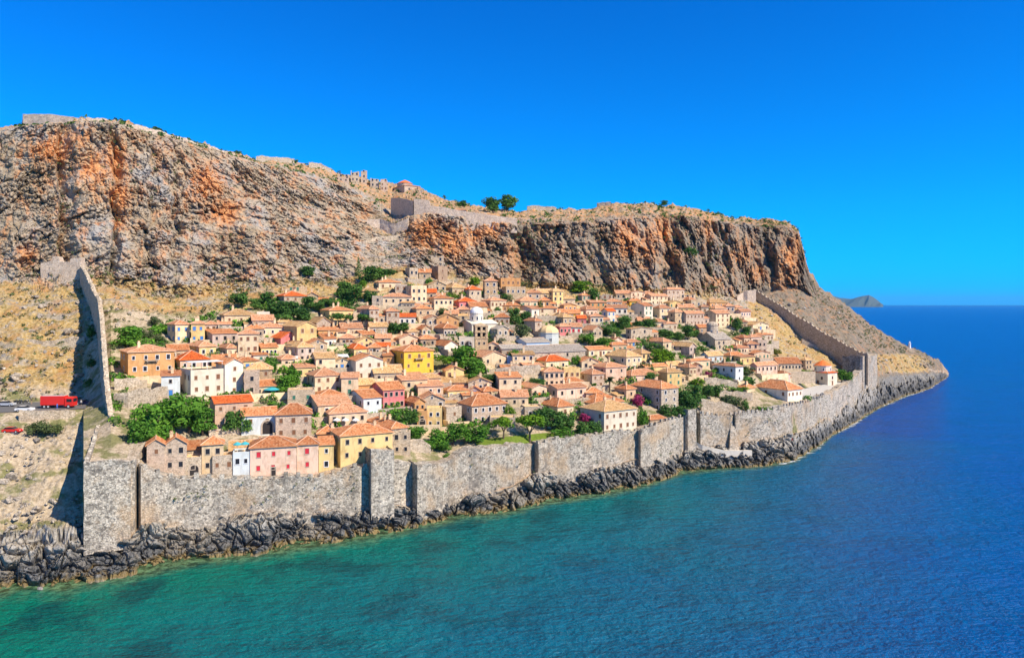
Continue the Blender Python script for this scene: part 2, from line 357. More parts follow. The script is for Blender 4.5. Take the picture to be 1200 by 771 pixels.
def build_terrain():
    nv, nc = BD.shape; PX = np.tile(PXS, (nv, 1)); T = np.tile(BT[:, None], (1, nc))
    px, t, D, Z, PY = PX.ravel(), T.ravel(), BD.ravel().copy(), BZ.ravel().copy(), BPY.ravel()
    X = (px - CX) / F * D
    p = np.stack([X, D, Z], 1)
    cliff = sstep(7.75, 8.25, t) * (1 - sstep(9.85, 10.5, t)); slope_e = sstep(945, 965, px)
    cliff *= 1 - .78 * slope_e
    gully = np.exp(-((px - 458) / 28)**2); cliff *= 1 - .55 * gully * sstep(8, 8.3, t)
    west = 1 - sstep(92, 104, px)
    outw = np.maximum(west, sstep(1024, 1034, px))
    shore = sstep(1.6, 2.1, t) * (1 - sstep(2.95, 3.2, t) * (1 - outw) - outw * sstep(3.0, 5.2, t))
    shore = np.clip(shore, 0, 1)
    road = west * sstep(5.8, 6.0, t) * (1 - sstep(7.0, 7.15, t))
    rough = np.clip(sstep(2.0, 2.5, t) * .35 + sstep(7.3, 7.8, t) * 1.0 + west * .8 + sstep(2.9, 3.3, t) * sstep(1022, 1034, px) * 1.1 + sstep(6.2, 6.8, t) * sstep(880, 930, px) * .9, 0, 1.3) * (1 - road)
    inwall = (1 - west) * (px < 1026) * sstep(2.95, 3.05, t) * (1 - sstep(5.0, 5.5, t)); rough *= 1 - .9 * inwall
    off = np.zeros(len(px)); dz = np.zeros(len(px)); crack = np.zeros(len(px))
    m = cliff > .02
    q = p[m]; c = cliff[m]; PXm = px[m]
    warp = np.stack([noise3(q / 14 + 5), noise3(q / 14 + 31), noise3(q / 14 + 77)], 1) * 2.2
    warp += np.stack([noise3(q / 3.2 + 5), noise3(q / 3.2 + 31), noise3(q / 3.2 + 77)], 1) * 1.1
    qs = q + warp; diag = qs.copy(); diag[:, 2] += diag[:, 0] * np.interp(PXm, [150, 230, 430, 470], [.08, .45, .45, .05])
    ribs = sstep(585, 625, PXm)
    big = ridged(diag * (1/26, 1/26, 1/75), 4) * (2.6 - .6 * ribs) + fbm(q / 34., 3) * 4.0 + (.62 + .38 * ribs) * ridged(qs * (1/11., 1/11., 1/60.) + 4.4, 3) * 3.4
    f1, f2, cid = worley(diag * (1/7.5, 1/7.5, 1/17)); g1, g2, cid2 = worley(qs * (1/2.6, 1/2.6, 1/3.6))
    blk = (cid - .5) * 3.2 - np.exp(-((f2 - f1) / .07)**2) * 1.1
    blk2 = (cid2 - .5) * 2.0 - np.exp(-((g2 - g1) / .12)**2) * 1.0; e1, e2, cid3 = worley(qs * (1/1.25, 1/1.25, 1/1.7) + 50); blk2 = blk2 + (cid3 - .5) * 1.1
    rgh = np.clip(.95 + fbm(q / 18. + 40, 2) * 1.1, .5, 1.6); h = big + blk * (.55 + .45 * rgh) + (blk2 + fbm(q / 4.0, 4, .65) * 1.3 + ridged(q / 1.9 + 21, 2) * .55) * rgh
    # buttresses and clefts of the long face, deep recesses whose west sides lie in shade
    PXm = PXm + noise3(q / 11. + 60) * 9 + noise3(q / 3.5 + 8) * 2.5; rec = np.interp(PXm, [555,598,606,645,655,690,695,715,735,774,781,803,812,824,831,856,870,888,896,914,935], [0,0,16,0,0,0,8,0,0,0,19,0,0,0,16,0,0,0,10,0,0])
    rec += np.interp(PXm, [40,68,70,92,112,129,131,146,172,174,186,200,203,214,262,268,272,290], [0,0,12,0,0,0,11,0,0,6,0,0,7,0,0,0,5,0])
    h -= rec * (.55 + .45 * np.clip(1 - np.abs(t[m] - 9.1) / 1.4, 0, 1)) 
    off[m] -= h * c * np.where(PXm < 480, .85, 1.0)
    crack[m] = np.exp(-((g2 - g1) / .10)**2)
    m = shore > .02; PXm_ = px[m]
    q = p[m]; wq = q + np.stack([noise3(q / 4 + 3), noise3(q / 4 + 9), noise3(q / 4 + 27)], 1) * 1.5
    f1, f2, cid = worley(wq * (1/3.4, 1/3.4, 1/3.0)); g1, g2, cid2 = worley(wq * (1/1.1, 1/1.1, 1/1.3))
    k1, k2, kid = worley(wq * (1/8., 1/8., 1/5.5) + 33); hs = (kid - .5) * 2.6 - np.exp(-((k2-k1)/.10)**2) * 1.4 + ridged(wq / 9., 4) * 1.0 + np.clip(fbm(wq / (13., 13., 30.) + 7, 3), -.3, 1) * 3.2 * np.exp(-((t[m] - 2.85) / .28)**2) + (cid - .5) * 1.5 - np.exp(-((f2-f1)/.12)**2) * 1.5 + (cid2 - .5) * .8 - np.exp(-((g2-g1)/.14)**2) * .6
    off[m] -= hs * .9 * shore[m]; dz[m] += hs * (.50 + .35 * (PXm_ > 1000)) * shore[m]
    m = rough > .02
    q = p[m]; f1, f2, cid = worley(q / 2.6)
    hr = fbm(q / 9., 4) * 1.1 + np.clip(.42 - f1, 0, 1) * 2.4 * (cid > .55)
    dz[m] += hr * rough[m] * (1 - cliff[m])
    dz += sstep(9.9, 10.3, t) * (1 - sstep(11.6, 12, t)) * (fbm(p / 5., 3) * .9)
    r = np.sqrt(X**2 + D**2); Xn = X + off * X / r; Dn = D + off * D / r; Zn = Z + dz
    V = np.stack([Xn, Dn, Zn], 1)
    ii = np.arange(nv * nc).reshape(nv, nc)
    quads = np.stack([ii[:-1, :-1], ii[:-1, 1:], ii[1:, 1:], ii[1:, :-1]], -1).reshape(-1, 4)
    # what the ground is made of: r rust coloured rock, g dry grass, b dark wave washed rock, a town earth
    blobs = [(58,178,26,16,1),(85,165,22,14,.9),(78,205,12,12,.7),(112,200,20,22,1),(135,190,16,26,1),(140,232,14,18,1),(150,160,14,10,.5),(190,175,10,16,.6),(240,215,20,22,1),(262,250,18,16,1),(222,232,14,10,.7),(255,220,12,12,.8),(282,235,12,14,.6),(32,300,12,14,1),(140,262,10,12,.8),(220,270,10,8,.6),(265,275,10,10,.6),(345,215,10,8,.6),(388,255,10,12,.6),(430,250,12,14,.6),(500,275,22,20,1),(530,285,20,20,1),(555,275,14,16,.9),(575,265,20,20,.9),(600,300,14,20,.7),(545,310,30,14,.6),(655,325,20,14,.5),(735,280,18,26,.9),(760,290,16,26,.8),(775,270,14,20,.9),(790,300,14,24,.6),(830,260,10,30,.8),(835,330,20,14,.6),(870,300,24,16,.7),(885,320,12,14,.8),(925,310,12,30,.9),(935,290,10,20,.8),(915,330,10,16,.7),(700,260,30,10,.4),(640,268,20,8,.4)]
    rust = np.zeros(len(px))
    for bx, by, sx_, sy_, a in blobs: rust = np.maximum(rust, a * np.exp(-.5 * (((px - bx) / sx_)**2 + ((PY - by) / sy_)**2)))
    rust *= sstep(7.6, 8.0, t)
    ewl = np.interp(px, [860, 884, 930, 985, 1028, 1029], [330, 349, 385, 420, 445, 900]); inside = sstep(-2, 3, PY - ewl)
    grass = west * sstep(6.95, 7.1, t) * (1 - sstep(7.9, 8.1, t)) * .85 + west * sstep(5.05, 5.4, t) * (1 - sstep(6.0, 6.1, t)) * .55
    grass = np.maximum(grass, (1-west) * sstep(7.35, 7.75, t) * (1 - sstep(8.05, 8.3, t)) * np.interp(px, [100, 180, 480, 560, 620, 780, 850, 880, 895], [.5, .8, .8, .5, .9, .9, .4, .4, 0]))
    grass = np.maximum(grass, sstep(6.2, 6.7, t) * inside * sstep(865, 885, px) * (px < 1028) * .8)
    grass = np.maximum(grass, sstep(4.2, 5.0, t) * 1.05 * np.exp(-(((px - 1055) / 34)**4 + ((PY - 426 - (px - 1055) * .04) / 11)**4)))
    grass = np.maximum(grass, .10 * (1 - inside) * sstep(870, 890, px) * (t < 10) * (t > 5))
    grass = np.maximum(grass, sstep(10.0, 10.4, t) * .38 * (1 - slope_e)); rust = np.maximum(rust, sstep(10.0, 10.4, t) * .6 * (1 - slope_e))
    grass = np.maximum(grass, sstep(9.0, 9.2, t) * (1-sstep(10,10.3,t)) * gully * .4)
    grass = np.maximum(grass, .08 * sstep(7.9, 8.2, t) * slope_e)
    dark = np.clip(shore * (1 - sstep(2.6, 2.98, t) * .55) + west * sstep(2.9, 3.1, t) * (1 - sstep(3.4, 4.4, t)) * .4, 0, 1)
    dark = np.maximum(dark, sstep(1024, 1036, px) * sstep(2, 2.2, t) * (1 - sstep(4.3, 5.0, t)) * .75)
    town = (1 - west) * sstep(3.2, 4.0, t) * (1 - sstep(7.55, 7.85, t)) * (px < 1020)
    town = town * (1 - sstep(6.1, 6.5, t) * sstep(862, 885, px)) + west * sstep(3.0, 4.4, t) * (1 - sstep(7.0, 7.2, t)) * .8
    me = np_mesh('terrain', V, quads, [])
    dk_ = np.interp(px, [560, 610, 640, 760, 800, 935, 945], [0, .8, .66, .45, .75, .65, .4]) * sstep(7.9, 8.3, t) * (1 - sstep(10.1, 10.5, t)); dk_ = np.maximum(dk_, 1.0 * (1 - inside) * (px > 880) * (t > 5.5) * (px < 1105) * (1 - np.clip(grass * 1.2 - .3, 0, 1))); dk_ = np.maximum(dk_, .95 * sstep(1024, 1032, px) * (t < 5.0)); dk_ = np.maximum(dk_, .35 * sstep(10.0, 10.4, t) * (1 - slope_e)); vcol(me, 'dark', np.repeat(dk_[:, None], 4, 1))  # right cliff: shade painted into its darker rock colour; other terms: ground's own dark tone
    vcol(me, 'kind', np.stack([rust, grass, dark, np.clip(town, 0, 1)], 1))
    m, nt, b = newmat('rock, dry grass and earth', .95, .12)
    at = nt.nodes.new('ShaderNodeAttribute'); at.attribute_name = 'kind'; sp = nt.nodes.new('ShaderNodeSeparateColor'); lnk(nt, at.outputs['Color'], sp.inputs[0])
    R_, G_, B_, A_ = sp.outputs[0], sp.outputs[1], sp.outputs[2], at.outputs['Alpha']
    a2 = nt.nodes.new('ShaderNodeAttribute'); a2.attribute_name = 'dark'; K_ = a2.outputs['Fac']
    pp = pos(nt); sz = nt.nodes.new('ShaderNodeSeparateXYZ'); lnk(nt, pp, sz.inputs[0]); pv = pos(nt, (1, 1, .35))
    n_big = noise(nt, pv, .07, 6, .65); n_mid = noise(nt, pv, .30, 6, .7); n_fin = noise(nt, pp, 1.1, 6, .7); n_med = noise(nt, pp, .45, 4, .6)
    rock = ramp(nt, n_mid, (.30, (.15, .13, .105)), (.42, (.34, .28, .205)), (.52, (.42, .33, .225)), (.66, (.52, .42, .30)))
    rock = mixc(nt, mapr(nt, n_big, .45, .62, 0, .7), rock, mixc(nt, n_fin, (.26, .235, .20), (.56, .50, .42)))
    rock = mixc(nt, mapr(nt, n_fin, .32, .47, .85, 0), rock, (.10, .09, .07))
    hue = noise(nt, pp, .055, 4, .6); rock = mixc(nt, mapr(nt, hue, .52, .62, 0, .55), rock, mixc(nt, n_fin, (.16, .12, .07), (.50, .38, .24))); rock = mixc(nt, mapr(nt, hue, .38, .47, .6, 0), rock, mixc(nt, n_fin, (.20, .20, .20), (.50, .485, .46)))
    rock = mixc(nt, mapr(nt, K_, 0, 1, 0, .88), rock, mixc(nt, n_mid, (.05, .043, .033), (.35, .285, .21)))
    rock = mixc(nt, mapr(nt, n_med, .56, .70, 0, .5), rock, (.28, .23, .12))
    nru = noise(nt, pv, .22, 5, .65)
    rus = ramp(nt, noise(nt, pv, .35, 5, .7), (.3, (.28, .11, .04)), (.45, (.60, .23, .07)), (.56, (.68, .33, .12)), (.7, (.58, .42, .28)))
    rfac = mapr(nt, math_(nt, 'ADD', math_(nt, 'MULTIPLY', R_, .75), math_(nt, 'MULTIPLY', noise(nt, pos(nt, (1, 1, .28)), .42, 6, .75), 1.9)), 1.26, 1.66, 0, .9)
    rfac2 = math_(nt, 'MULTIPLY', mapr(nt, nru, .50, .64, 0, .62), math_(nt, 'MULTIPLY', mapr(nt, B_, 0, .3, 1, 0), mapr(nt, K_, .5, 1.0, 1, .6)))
    col = mixc(nt, mapr(nt, n_fin, .3, .42, .5, 0), mixc(nt, math_(nt, 'MAXIMUM', rfac, rfac2), rock, rus), (.13, .10, .08))
    gr = ramp(nt, n_fin, (.30, (.15, .10, .035)), (.44, (.38, .25, .085)), (.56, (.52, .37, .16)), (.70, (.50, .41, .29)))
    gr = mixc(nt, mapr(nt, noise(nt, pos(nt, (.6, 1.4, 1.4)), .10, 6, .7), .52, .60, 0, .85), gr, mixc(nt, n_fin, (.13, .12, .10), (.52, .46, .38)))
    gr = mixc(nt, mapr(nt, n_mid, .54, .64, 0, .8), gr, mixc(nt, n_fin, (.22, .19, .15), (.54, .47, .38)))
    gr = mixc(nt, mapr(nt, noise(nt, pp, .12, 5, .65), .50, .64, 0, .65), gr, (.42, .20, .06))
    gr = mixc(nt, mapr(nt, n_med, .55, .68, 0, .7), gr, (.15, .135, .04))
    gfac = mapr(nt, math_(nt, 'ADD', G_, math_(nt, 'MULTIPLY', n_med, 1.1)), .88, 1.15, 0, .95)
    col = mixc(nt, gfac, col, gr)
    tw = ramp(nt, n_fin, (.28, (.16, .12, .07)), (.45, (.42, .33, .22)), (.62, (.60, .49, .35)), (.75, (.40, .33, .23)))
    tw = mixc(nt, mapr(nt, noise(nt, pp, .16, 4, .6), .48, .58, 0, .8), tw, mixc(nt, n_fin, (.07, .10, .02), (.24, .23, .08)))
    col = mixc(nt, mapr(nt, math_(nt, 'ADD', A_, math_(nt, 'MULTIPLY', n_med, .5)), .55, .95), col, tw)
    dk = ramp(nt, n_fin, (.30, (.025, .025, .027)), (.46, (.10, .10, .098)), (.60, (.20, .195, .185)), (.74, (.38, .36, .32)))
    dk = mixc(nt, mapr(nt, noise(nt, pp, .075, 5, .65), .50, .60, 0, .7), dk, mixc(nt, n_fin, (.09, .075, .055), (.48, .42, .33)))
    dk = mixc(nt, math_(nt, 'MULTIPLY', mapr(nt, math_(nt, 'ADD', sz.outputs[2], math_(nt, 'MULTIPLY', n_med, 6.0)), 6.0, 8.8, 0, .75), mapr(nt, K_, 0, 1, 1, .25)), dk, mixc(nt, n_fin, (.22, .20, .17), (.74, .68, .58)))
    dk = mixc(nt, mapr(nt, math_(nt, 'ADD', sz.outputs[2], math_(nt, 'MULTIPLY', n_med, 2.4)), 1.5, 2.5, .85, 0), dk, mixc(nt, n_fin, (.10, .065, .02), (.46, .33, .13)))
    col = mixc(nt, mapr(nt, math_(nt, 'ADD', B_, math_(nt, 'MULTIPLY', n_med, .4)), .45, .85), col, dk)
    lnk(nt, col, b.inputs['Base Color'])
    bh = math_(nt, 'ADD', n_fin, math_(nt, 'MULTIPLY', n_mid, 1.5)); bump(nt, b, bh, .9, .5)
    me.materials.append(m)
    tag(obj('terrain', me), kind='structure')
build_terrain()

# ------------------------------------------------------------------ sea
def build_sea():
    me = bpy.data.meshes.new('sea')
    R = 30000
    xs = [-R, -4000, -1000, -400, 0, 400, 1000, 4000, R]; ys = [-R, -2000, 0, 400, 1000, 3000, 8000, R]
    v = [(x, y, -.3) for y in ys for x in xs]; nx = len(xs)
    f = [(j*nx+i, j*nx+i+1, (j+1)*nx+i+1, (j+1)*nx+i) for j in range(len(ys)-1) for i in range(nx-1)]
    sh = [0.0] * len(v); offs = [-60, -42, -30, -22, -16, -11, -7, -4.5, -2.5, -1, .5, 3, 8]; cols = list(range(0, len(PXS), 3)); b0 = len(v); nc = len(cols)
    cols = [c for c in cols if PXS[c] < 1112]; nc = len(cols)
    for c in cols:
        for o in offs:
            D = LDW[c] + o; v.append(((PXS[c] - CX) / F * D, D, 0.0 if o > -60 else -.3)); sh.append(math.exp(min(o, 0) / 6.0) * float(np.interp(PXS[c], [1085, 1108], [1, 0])) if o > -60 else 0.0)
    n_ = len(offs); f += [(b0 + i*n_ + j, b0 + (i+1)*n_ + j, b0 + (i+1)*n_ + j + 1, b0 + i*n_ + j + 1) for i in range(nc - 1) for j in range(n_ - 1)]
    me.from_pydata(v, [], f); vcol(me, 'shallow', [(q, q, q, 1) for q in sh])
    m, nt, b = newmat('sea water', .24, .17)
    p = pos(nt); sp = nt.nodes.new('ShaderNodeSeparateXYZ'); lnk(nt, p, sp.inputs[0])
    # the shallows: a line along the shore from the west; the bottom falls away to seaward and eastward
    s = math_(nt, 'ADD', math_(nt, 'MULTIPLY', sp.outputs[0], .80), math_(nt, 'MULTIPLY', sp.outputs[1], -.60))
    nb = noise(nt, p, .018, 4, .6); nm = noise(nt, p, .07, 4, .6)
    s = math_(nt, 'ADD', s, math_(nt, 'MULTIPLY', math_(nt, 'SUBTRACT', nb, .5), 70))
    s = math_(nt, 'ADD', s, math_(nt, 'MULTIPLY', math_(nt, 'MAXIMUM', math_(nt, 'ADD', sp.outputs[0], -60), 0), .45))
    s = math_(nt, 'ADD', s, math_(nt, 'MULTIPLY', math_(nt, 'MAXIMUM', math_(nt, 'ADD', sp.outputs[1], -300), 0), 1.6))
    g = mapr(nt, s, -195, 40)
    deep = ramp(nt, g, (0, (.0, .185, .090)), (.22, (.0, .165, .115)), (.5, (.0, .120, .195)), (.75, (.0, .088, .26)), (1, (.0, .064, .30)))
    weed = mixc(nt, math_(nt, 'MULTIPLY', mapr(nt, nm, .50, .62), mapr(nt, g, .1, .7, .7, .15)), deep, (.002, .035, .05))
    at = nt.nodes.new('ShaderNodeAttribute'); at.attribute_name = 'shallow'
    shf = mapr(nt, math_(nt, 'ADD', at.outputs['Fac'], math_(nt, 'MULTIPLY', noise(nt, p, .22, 5, .65), .7)), .62, 1.15, 0, .85)
    weed = mixc(nt, shf, weed, mixc(nt, mapr(nt, noise(nt, p, .5, 4, .6), .42, .58), (.05, .06, .02), (.16, .26, .12)))
    lnk(nt, weed, b.inputs['Base Color']); b.inputs['IOR'].default_value = 1.33
    w1 = noise(nt, pos(nt, (1, 1.9, 1)), .26, 4, .65); w2 = noise(nt, pos(nt, (1, 1.6, 1)), 1.1, 3, .6)
    w3 = noise(nt, pos(nt, (.35, 1, 1)), .035, 3, .5)
    h = math_(nt, 'ADD', math_(nt, 'MULTIPLY', w1, 1.9), math_(nt, 'ADD', math_(nt, 'MULTIPLY', w2, .55), math_(nt, 'MULTIPLY', w3, 5.0)))
    bump(nt, b, h, 1.0, 1.15)
    me.materials.append(m); tag(obj('sea', me), kind='structure')
build_sea()
def island(name, pts, D, depth, mat_):
    n = len(pts); ridge = []; mb = MB()
    fr = [P(px, 357.6, D) * (1, 1, 0) for px, _ in pts]; rd = [P(px, py, D + depth) for px, py in pts]; bk = [np.array((r[0], D + 2 * depth, -2)) for r in rd]
    for i in range(n - 1):
        mid0, mid1 = (fr[i] * .5 + rd[i] * .5) + (0, 0, 30 * sin(i * 2.3)), (fr[i+1] * .5 + rd[i+1] * .5) + (0, 0, 30 * sin((i+1) * 2.3))
        mb.poly((fr[i] - (0, 0, 2), fr[i+1] - (0, 0, 2), mid1, mid0)); mb.poly((mid0, mid1, rd[i+1], rd[i])); mb.poly((rd[i], rd[i+1], bk[i+1], bk[i]))
    tag(obj(name, mb.mesh(name, [mat_])), kind='structure')
M_ISL = plain('far scrub covered slope', (.10, .12, .10), .95, .1, .4)
island('hills', [(974,356.5),(980,353),(990,351.5),(1000,350),(1006,348),(1013,346.5),(1018,345.8),(1023,348),(1028,351.5),(1032,355),(1035,357)], 13000, 900, M_ISL)
island('hills', [(940,352),(955,350),(968,347.5),(976,346.5),(984,349),(994,350),(1006,352),(1015,355),(1022,357)], 17000, 1200, M_ISL)

# ------------------------------------------------------------------ town walls
def wall_mesh(name, pts, thick, back, mat_, jag=.35, step=.9, rows=9, rough=.22, flat_top=False):
    """pts: (x, y, ztop, zbase) along the outer face; back: unit vector to the inner side"""
    P_ = []
    for a, b in zip(pts[:-1], pts[1:]):
        a, b = np.array(a, float), np.array(b, float); L = np.linalg.norm((b - a)[:2]); n = max(1, int(L / step))
        for i in range(n): P_.append(a + (b - a) * i / n)
    P_.append(np.array(pts[-1], float)); P_ = np.array(P_); n = len(P_)
    if jag > .3: P_[:, 2] += np.round(noise3(np.stack([P_[:,0]*.09, P_[:,1]*.09, P_[:,2]*0+5], 1)) * 2.4) * jag * .8
    if jag: P_[:, 2] += (noise3(np.stack([P_[:,0]*.5, P_[:,1]*.5, P_[:,2]*0+3], 1)) * jag + noise3(np.stack([P_[:,0]*.13, P_[:,1]*.13, P_[:,2]*0+9], 1)) * jag * 1.2)
    V = []; bx, by = back[0] * thick, back[1] * thick
    for r in range(rows + 1):
        s = r / rows; V.append(np.stack([P_[:,0], P_[:,1], P_[:,3] + (P_[:,2] - P_[:,3]) * s], 1))
    F_ = np.concatenate(V)
    if rough:
        d = fbm(F_ / 2.4, 3) * rough; F_[:,0] -= back[0] * d; F_[:,1] -= back[1] * d
    top2 = np.stack([P_[:,0] + bx, P_[:,1] + by, P_[:,2]], 1); bot2 = np.stack([P_[:,0] + bx, P_[:,1] + by, P_[:,3]], 1)
    V = np.concatenate([F_, top2, bot2]); q = []
    R = rows + 3
    for r in range(R - 1):
        for i in range(n - 1): q.append((r*n+i, r*n+i+1, (r+1)*n+i+1, (r+1)*n+i))
    for i in (0, n - 1):      # end caps
        for r in range(rows):
            a, b_ = r*n+i, (r+1)*n+i; tb, bb = (rows+1)*n+i, (rows+2)*n+i
            if r == rows - 1: q.append((a, b_, tb, bb) if i else (b_, a, bb, tb))
            else: q.append((a, b_, bb, bb) if i else (b_, a, bb, bb))
    me = bpy.data.meshes.new(name); me.from_pydata(V.tolist(), [], [tuple(dict.fromkeys(x)) for x in q]); me.materials.append(mat_); me.update()
    return me, P_
def dfront(px): return float(np.interp(px, PXS, LD[3]))
def wpt(px, off=0.0, drop=5.0, top=None):
    D = dfront(px) + off; pt = ip(WL, px, 1) if top is None else top
    return ((px - CX) / F * D, D, zat(pt, D), zat(ip(WL, px, 2), dfront(px)) - drop)
BACK = (-.45, .893)
def merlons(parent, me_pts, every, w, h, thick, mat_, jitter=.15):
    L = 0; last = None; mb = MB(); mb.box(-w/2, w/2, 0, thick, -.3, h); mesh = mb.mesh('merlon', [mat_])
    prev = me_pts[0]; acc = 0
    for p in me_pts[1:]:
        acc += np.linalg.norm((p - prev)[:2])
        if acc >= every:
            acc = 0; d = p - prev; o = obj('merlon', mesh, parent, (p[0], p[1], p[2]), atan2(d[1], d[0])); o.scale = (random.uniform(.8, 1.2), 1, random.uniform(.7, 1.2))
        prev = p
def section(label, pxs, offs, thick=4.2, tops=None, mer=None, cat='town wall', drop=5, name='sea_wall', jag=.35, m=None):
    tops = tops or [None] * len(pxs)
    pts = [wpt(a, o, drop, t) for a, o, t in zip(pxs, offs, tops)]
    me, PP = wall_mesh(name, pts, thick, BACK, m or M_FORT, jag)
    if mer:
        e_ = empty(name, (0, 0, 0)); tag(e_, label, cat, 'sections of the sea wall'); o = obj('wall', me, e_)
        merlons(e_, PP, *mer, M_FORT); return e_
    return tag(obj(name, me), label, cat, 'sections of the sea wall')
section('pale rubble sea wall below the pink house with red shutters, west of the square tower', [156,165,190,215,260,300,340,373,400,436], [7.5,-1.2,-.4,.3,.3,.2,0,0,0,0.6], mer=(2.1, 1.1, 1.0, .7))
section('short grey sea wall stretch squeezed between the square tower and the next dark step', [458,470,489], [.6,1.0,2.6], thick=3)
section('pale rubble sea wall below the lawn and its pines', [479,489,525,550,575,600,626], [4.6,-2.2,-1,0,.5,1.0,2.0])
section('sunlit rubble sea wall below the white house with five upper windows', [622,631,650,680,720,748], [5,-1.6,-1.2,-.4,.6,1.8], mer=(3.1, 1.2, .7, .7))
section('tall sea wall with whitish streaks below the small brown hipped roof', [742,751,780,800,811], [6,-1.2,-.2,.6,1.2], mer=(2.3, 1.1, .9, .7))
section('crenellated grey wall beside the arched sea gate, west of the leaning buttress', [813,821,840,859], [6,-.2,0,.4], mer=(1.7, .9, 1.1, .5))
section('long crenellated sea wall below the big orange hipped roof near the white church', [856,862,885,920,950,967], [3.5,-.6,0,0,.4,1.2], mer=(1.9, 1.0, 1.1, .5))
section('sea wall stretch under the paved square of the white church', [964,972,985,1000,1012], [5,-1.2,0,.2,.6])
def tower(label, pa, pb_, top, proj, back_px, name='wall_tower', cat='tower', m=None, base=None, extra=None, toff=0):
    """a square tower standing out from the wall"""
    a, b = wpt(pa, -proj, 6, top), wpt(pb_, -proj, 6, top + toff)
    e_ = empty(name, (a[0], a[1], a[3])); tag(e_, label, cat)
    d = np.array(b[:2]) - np.array(a[:2]); L = np.linalg.norm(d); n = np.array((-d[1], d[0])) / L
    pts = [(a[0] + n[0]*back_px, a[1] + n[1]*back_px, a[2], a[3]), a, b, (b[0] + n[0]*back_px, b[1] + n[1]*back_px, b[2], b[3])]
    me, _ = wall_mesh('shaft', pts, 1.4, tuple(n), m or M_FORT, .3); o = obj('shaft', me, e_, (-a[0], -a[1], -a[3]))
    mb = MB(); z = a[2] - 1.0; i0 = np.array(a[:2]) + n * .3 + d / L * .3; i1 = np.array(b[:2]) + n * .3 - d / L * .3
    mb.poly([(*(i0), z), (*(i1), z), (*(i1 + n * back_px), z), (*(i0 + n * back_px), z)]); obj('platform', mb.mesh('platform', [M_FORTW]), e_, (-a[0], -a[1], -a[3]))
    return e_
tower('square tan stone tower standing out of the sea wall below the ruined house', 435, 462, 528, 2.6, 7)
tower('slim tower with arched sea gate at its foot, where the shore path starts', 806, 816, 480, 1.6, 5)
tower('tall pale corner tower where the sea wall meets the long east wall', 1011, 1028, 418, .5, 9, toff=-2)
# gate arch in the slim tower
def arch_mesh(w, h, d, mats):
    mb = MB(); n = 8; r = w / 2
    arc = [(-r, 0)] + [(-r * cos(pi * i / n), h - r + r * sin(pi * i / n)) for i in range(n + 1)] + [(r, 0)]
    arc = arc[:1] + arc[1:]
    mb.poly([(x, -.05, z) for x, z in arc], 1)
    R = r + .35
    out = [(-R, 0)] + [(-R * cos(pi * i / n), h - r + R * sin(pi * i / n)) for i in range(n + 1)] + [(R, 0)]
    for i in range(len(arc) - 1):
        mb.poly([(arc[i][0], -d, arc[i][1]), (arc[i+1][0], -d, arc[i+1][1]), (out[i+1][0], -d, out[i+1][1]), (out[i][0], -d, out[i][1])][::-1], 0)
        mb.poly([(out[i][0], -d, out[i][1]), (out[i+1][0], -d, out[i+1][1]), (out[i+1][0], .3, out[i+1][1]), (out[i][0], .3, out[i][1])][::-1], 0)
        mb.poly([(arc[i][0], -d, arc[i][1]), (arc[i][0], .0, arc[i][1]), (arc[i+1][0], .0, arc[i+1][1]), (arc[i+1][0], -d, arc[i+1][1])][::-1], 0)
    return mb.mesh('arch', mats)
# the leaning buttress by the shore
b0 = wpt(861, -2.6, 6, 500); mb = MB(); x, y, zt, zb = b0
mb.poly([(x-2.6, y-2.2, zb), (x+2.0, y-2.2, zb), (x+.8, y+2.5, zt), (x-.8, y+2.5, zt)]); mb.poly([(x-2.6, y-2.2, zb), (x-.8, y+2.5, zt), (x-.8, y+4, zt), (x-2.6, y+4, zb)]); mb.poly([(x+2, y-2.2, zb), (x+2, y+4, zb), (x+.8, y+4, zt), (x+.8, y+2.5, zt)]); mb.poly([(x-.8, y+2.5, zt), (x+.8, y+2.5, zt), (x+.8, y+4, zt), (x-.8, y+4, zt)])
tag(obj('buttress', mb.mesh('buttress', [M_FORT])), 'pointed stone buttress leaning on the crenellated sea wall above the shore path', 'buttress')
# great bastion at the south west corner
def bastion():
    def q(px, D, pt): return ((px - CX) / F * D, D, zat(pt, D), -1.0)
    a0, a, b, b1 = q(113, 186, 503), q(98, 160, 541), q(153, 164.5, 541), q(161, 176, 535)
    e_ = empty('bastion', (a[0], a[1], 0)); tag(e_, 'huge square corner bastion of rubble stone at the south west end of the walls', 'bastion')
    a = (a[0], a[1], a[2], 3.0); b = (b[0], b[1], b[2], 3.0)
    me, _ = wall_mesh('wall', [a0[:3] + (8,), a, b, b1[:3] + (6,)], 1.3, (.25, .97), M_FORT, .5, rows=14); obj('wall', me, e_, (-a[0], -a[1], 0))
    mb = MB(); zz = [p[2] - 1.1 for p in (a, b, b1, a0)]
    mb.poly([(a[0]+.3, a[1]+.4, zz[0]), (b[0]-.3, b[1]+.4, zz[1]), (b1[0], b1[1]+6, zz[2]+1), (a0[0]+14, a0[1]+2, zz[3]+1), (a0[0]+.4, a0[1], zz[3])])
    obj('platform', mb.mesh('platform', [M_FORTW]), e_, (-a[0], -a[1], 0))
bastion()
M_FORTP = masonry('warm ashlar wall', (.84, .68, .52), (.56, .43, .32), 2.2, (.78, .56, .36), .3)
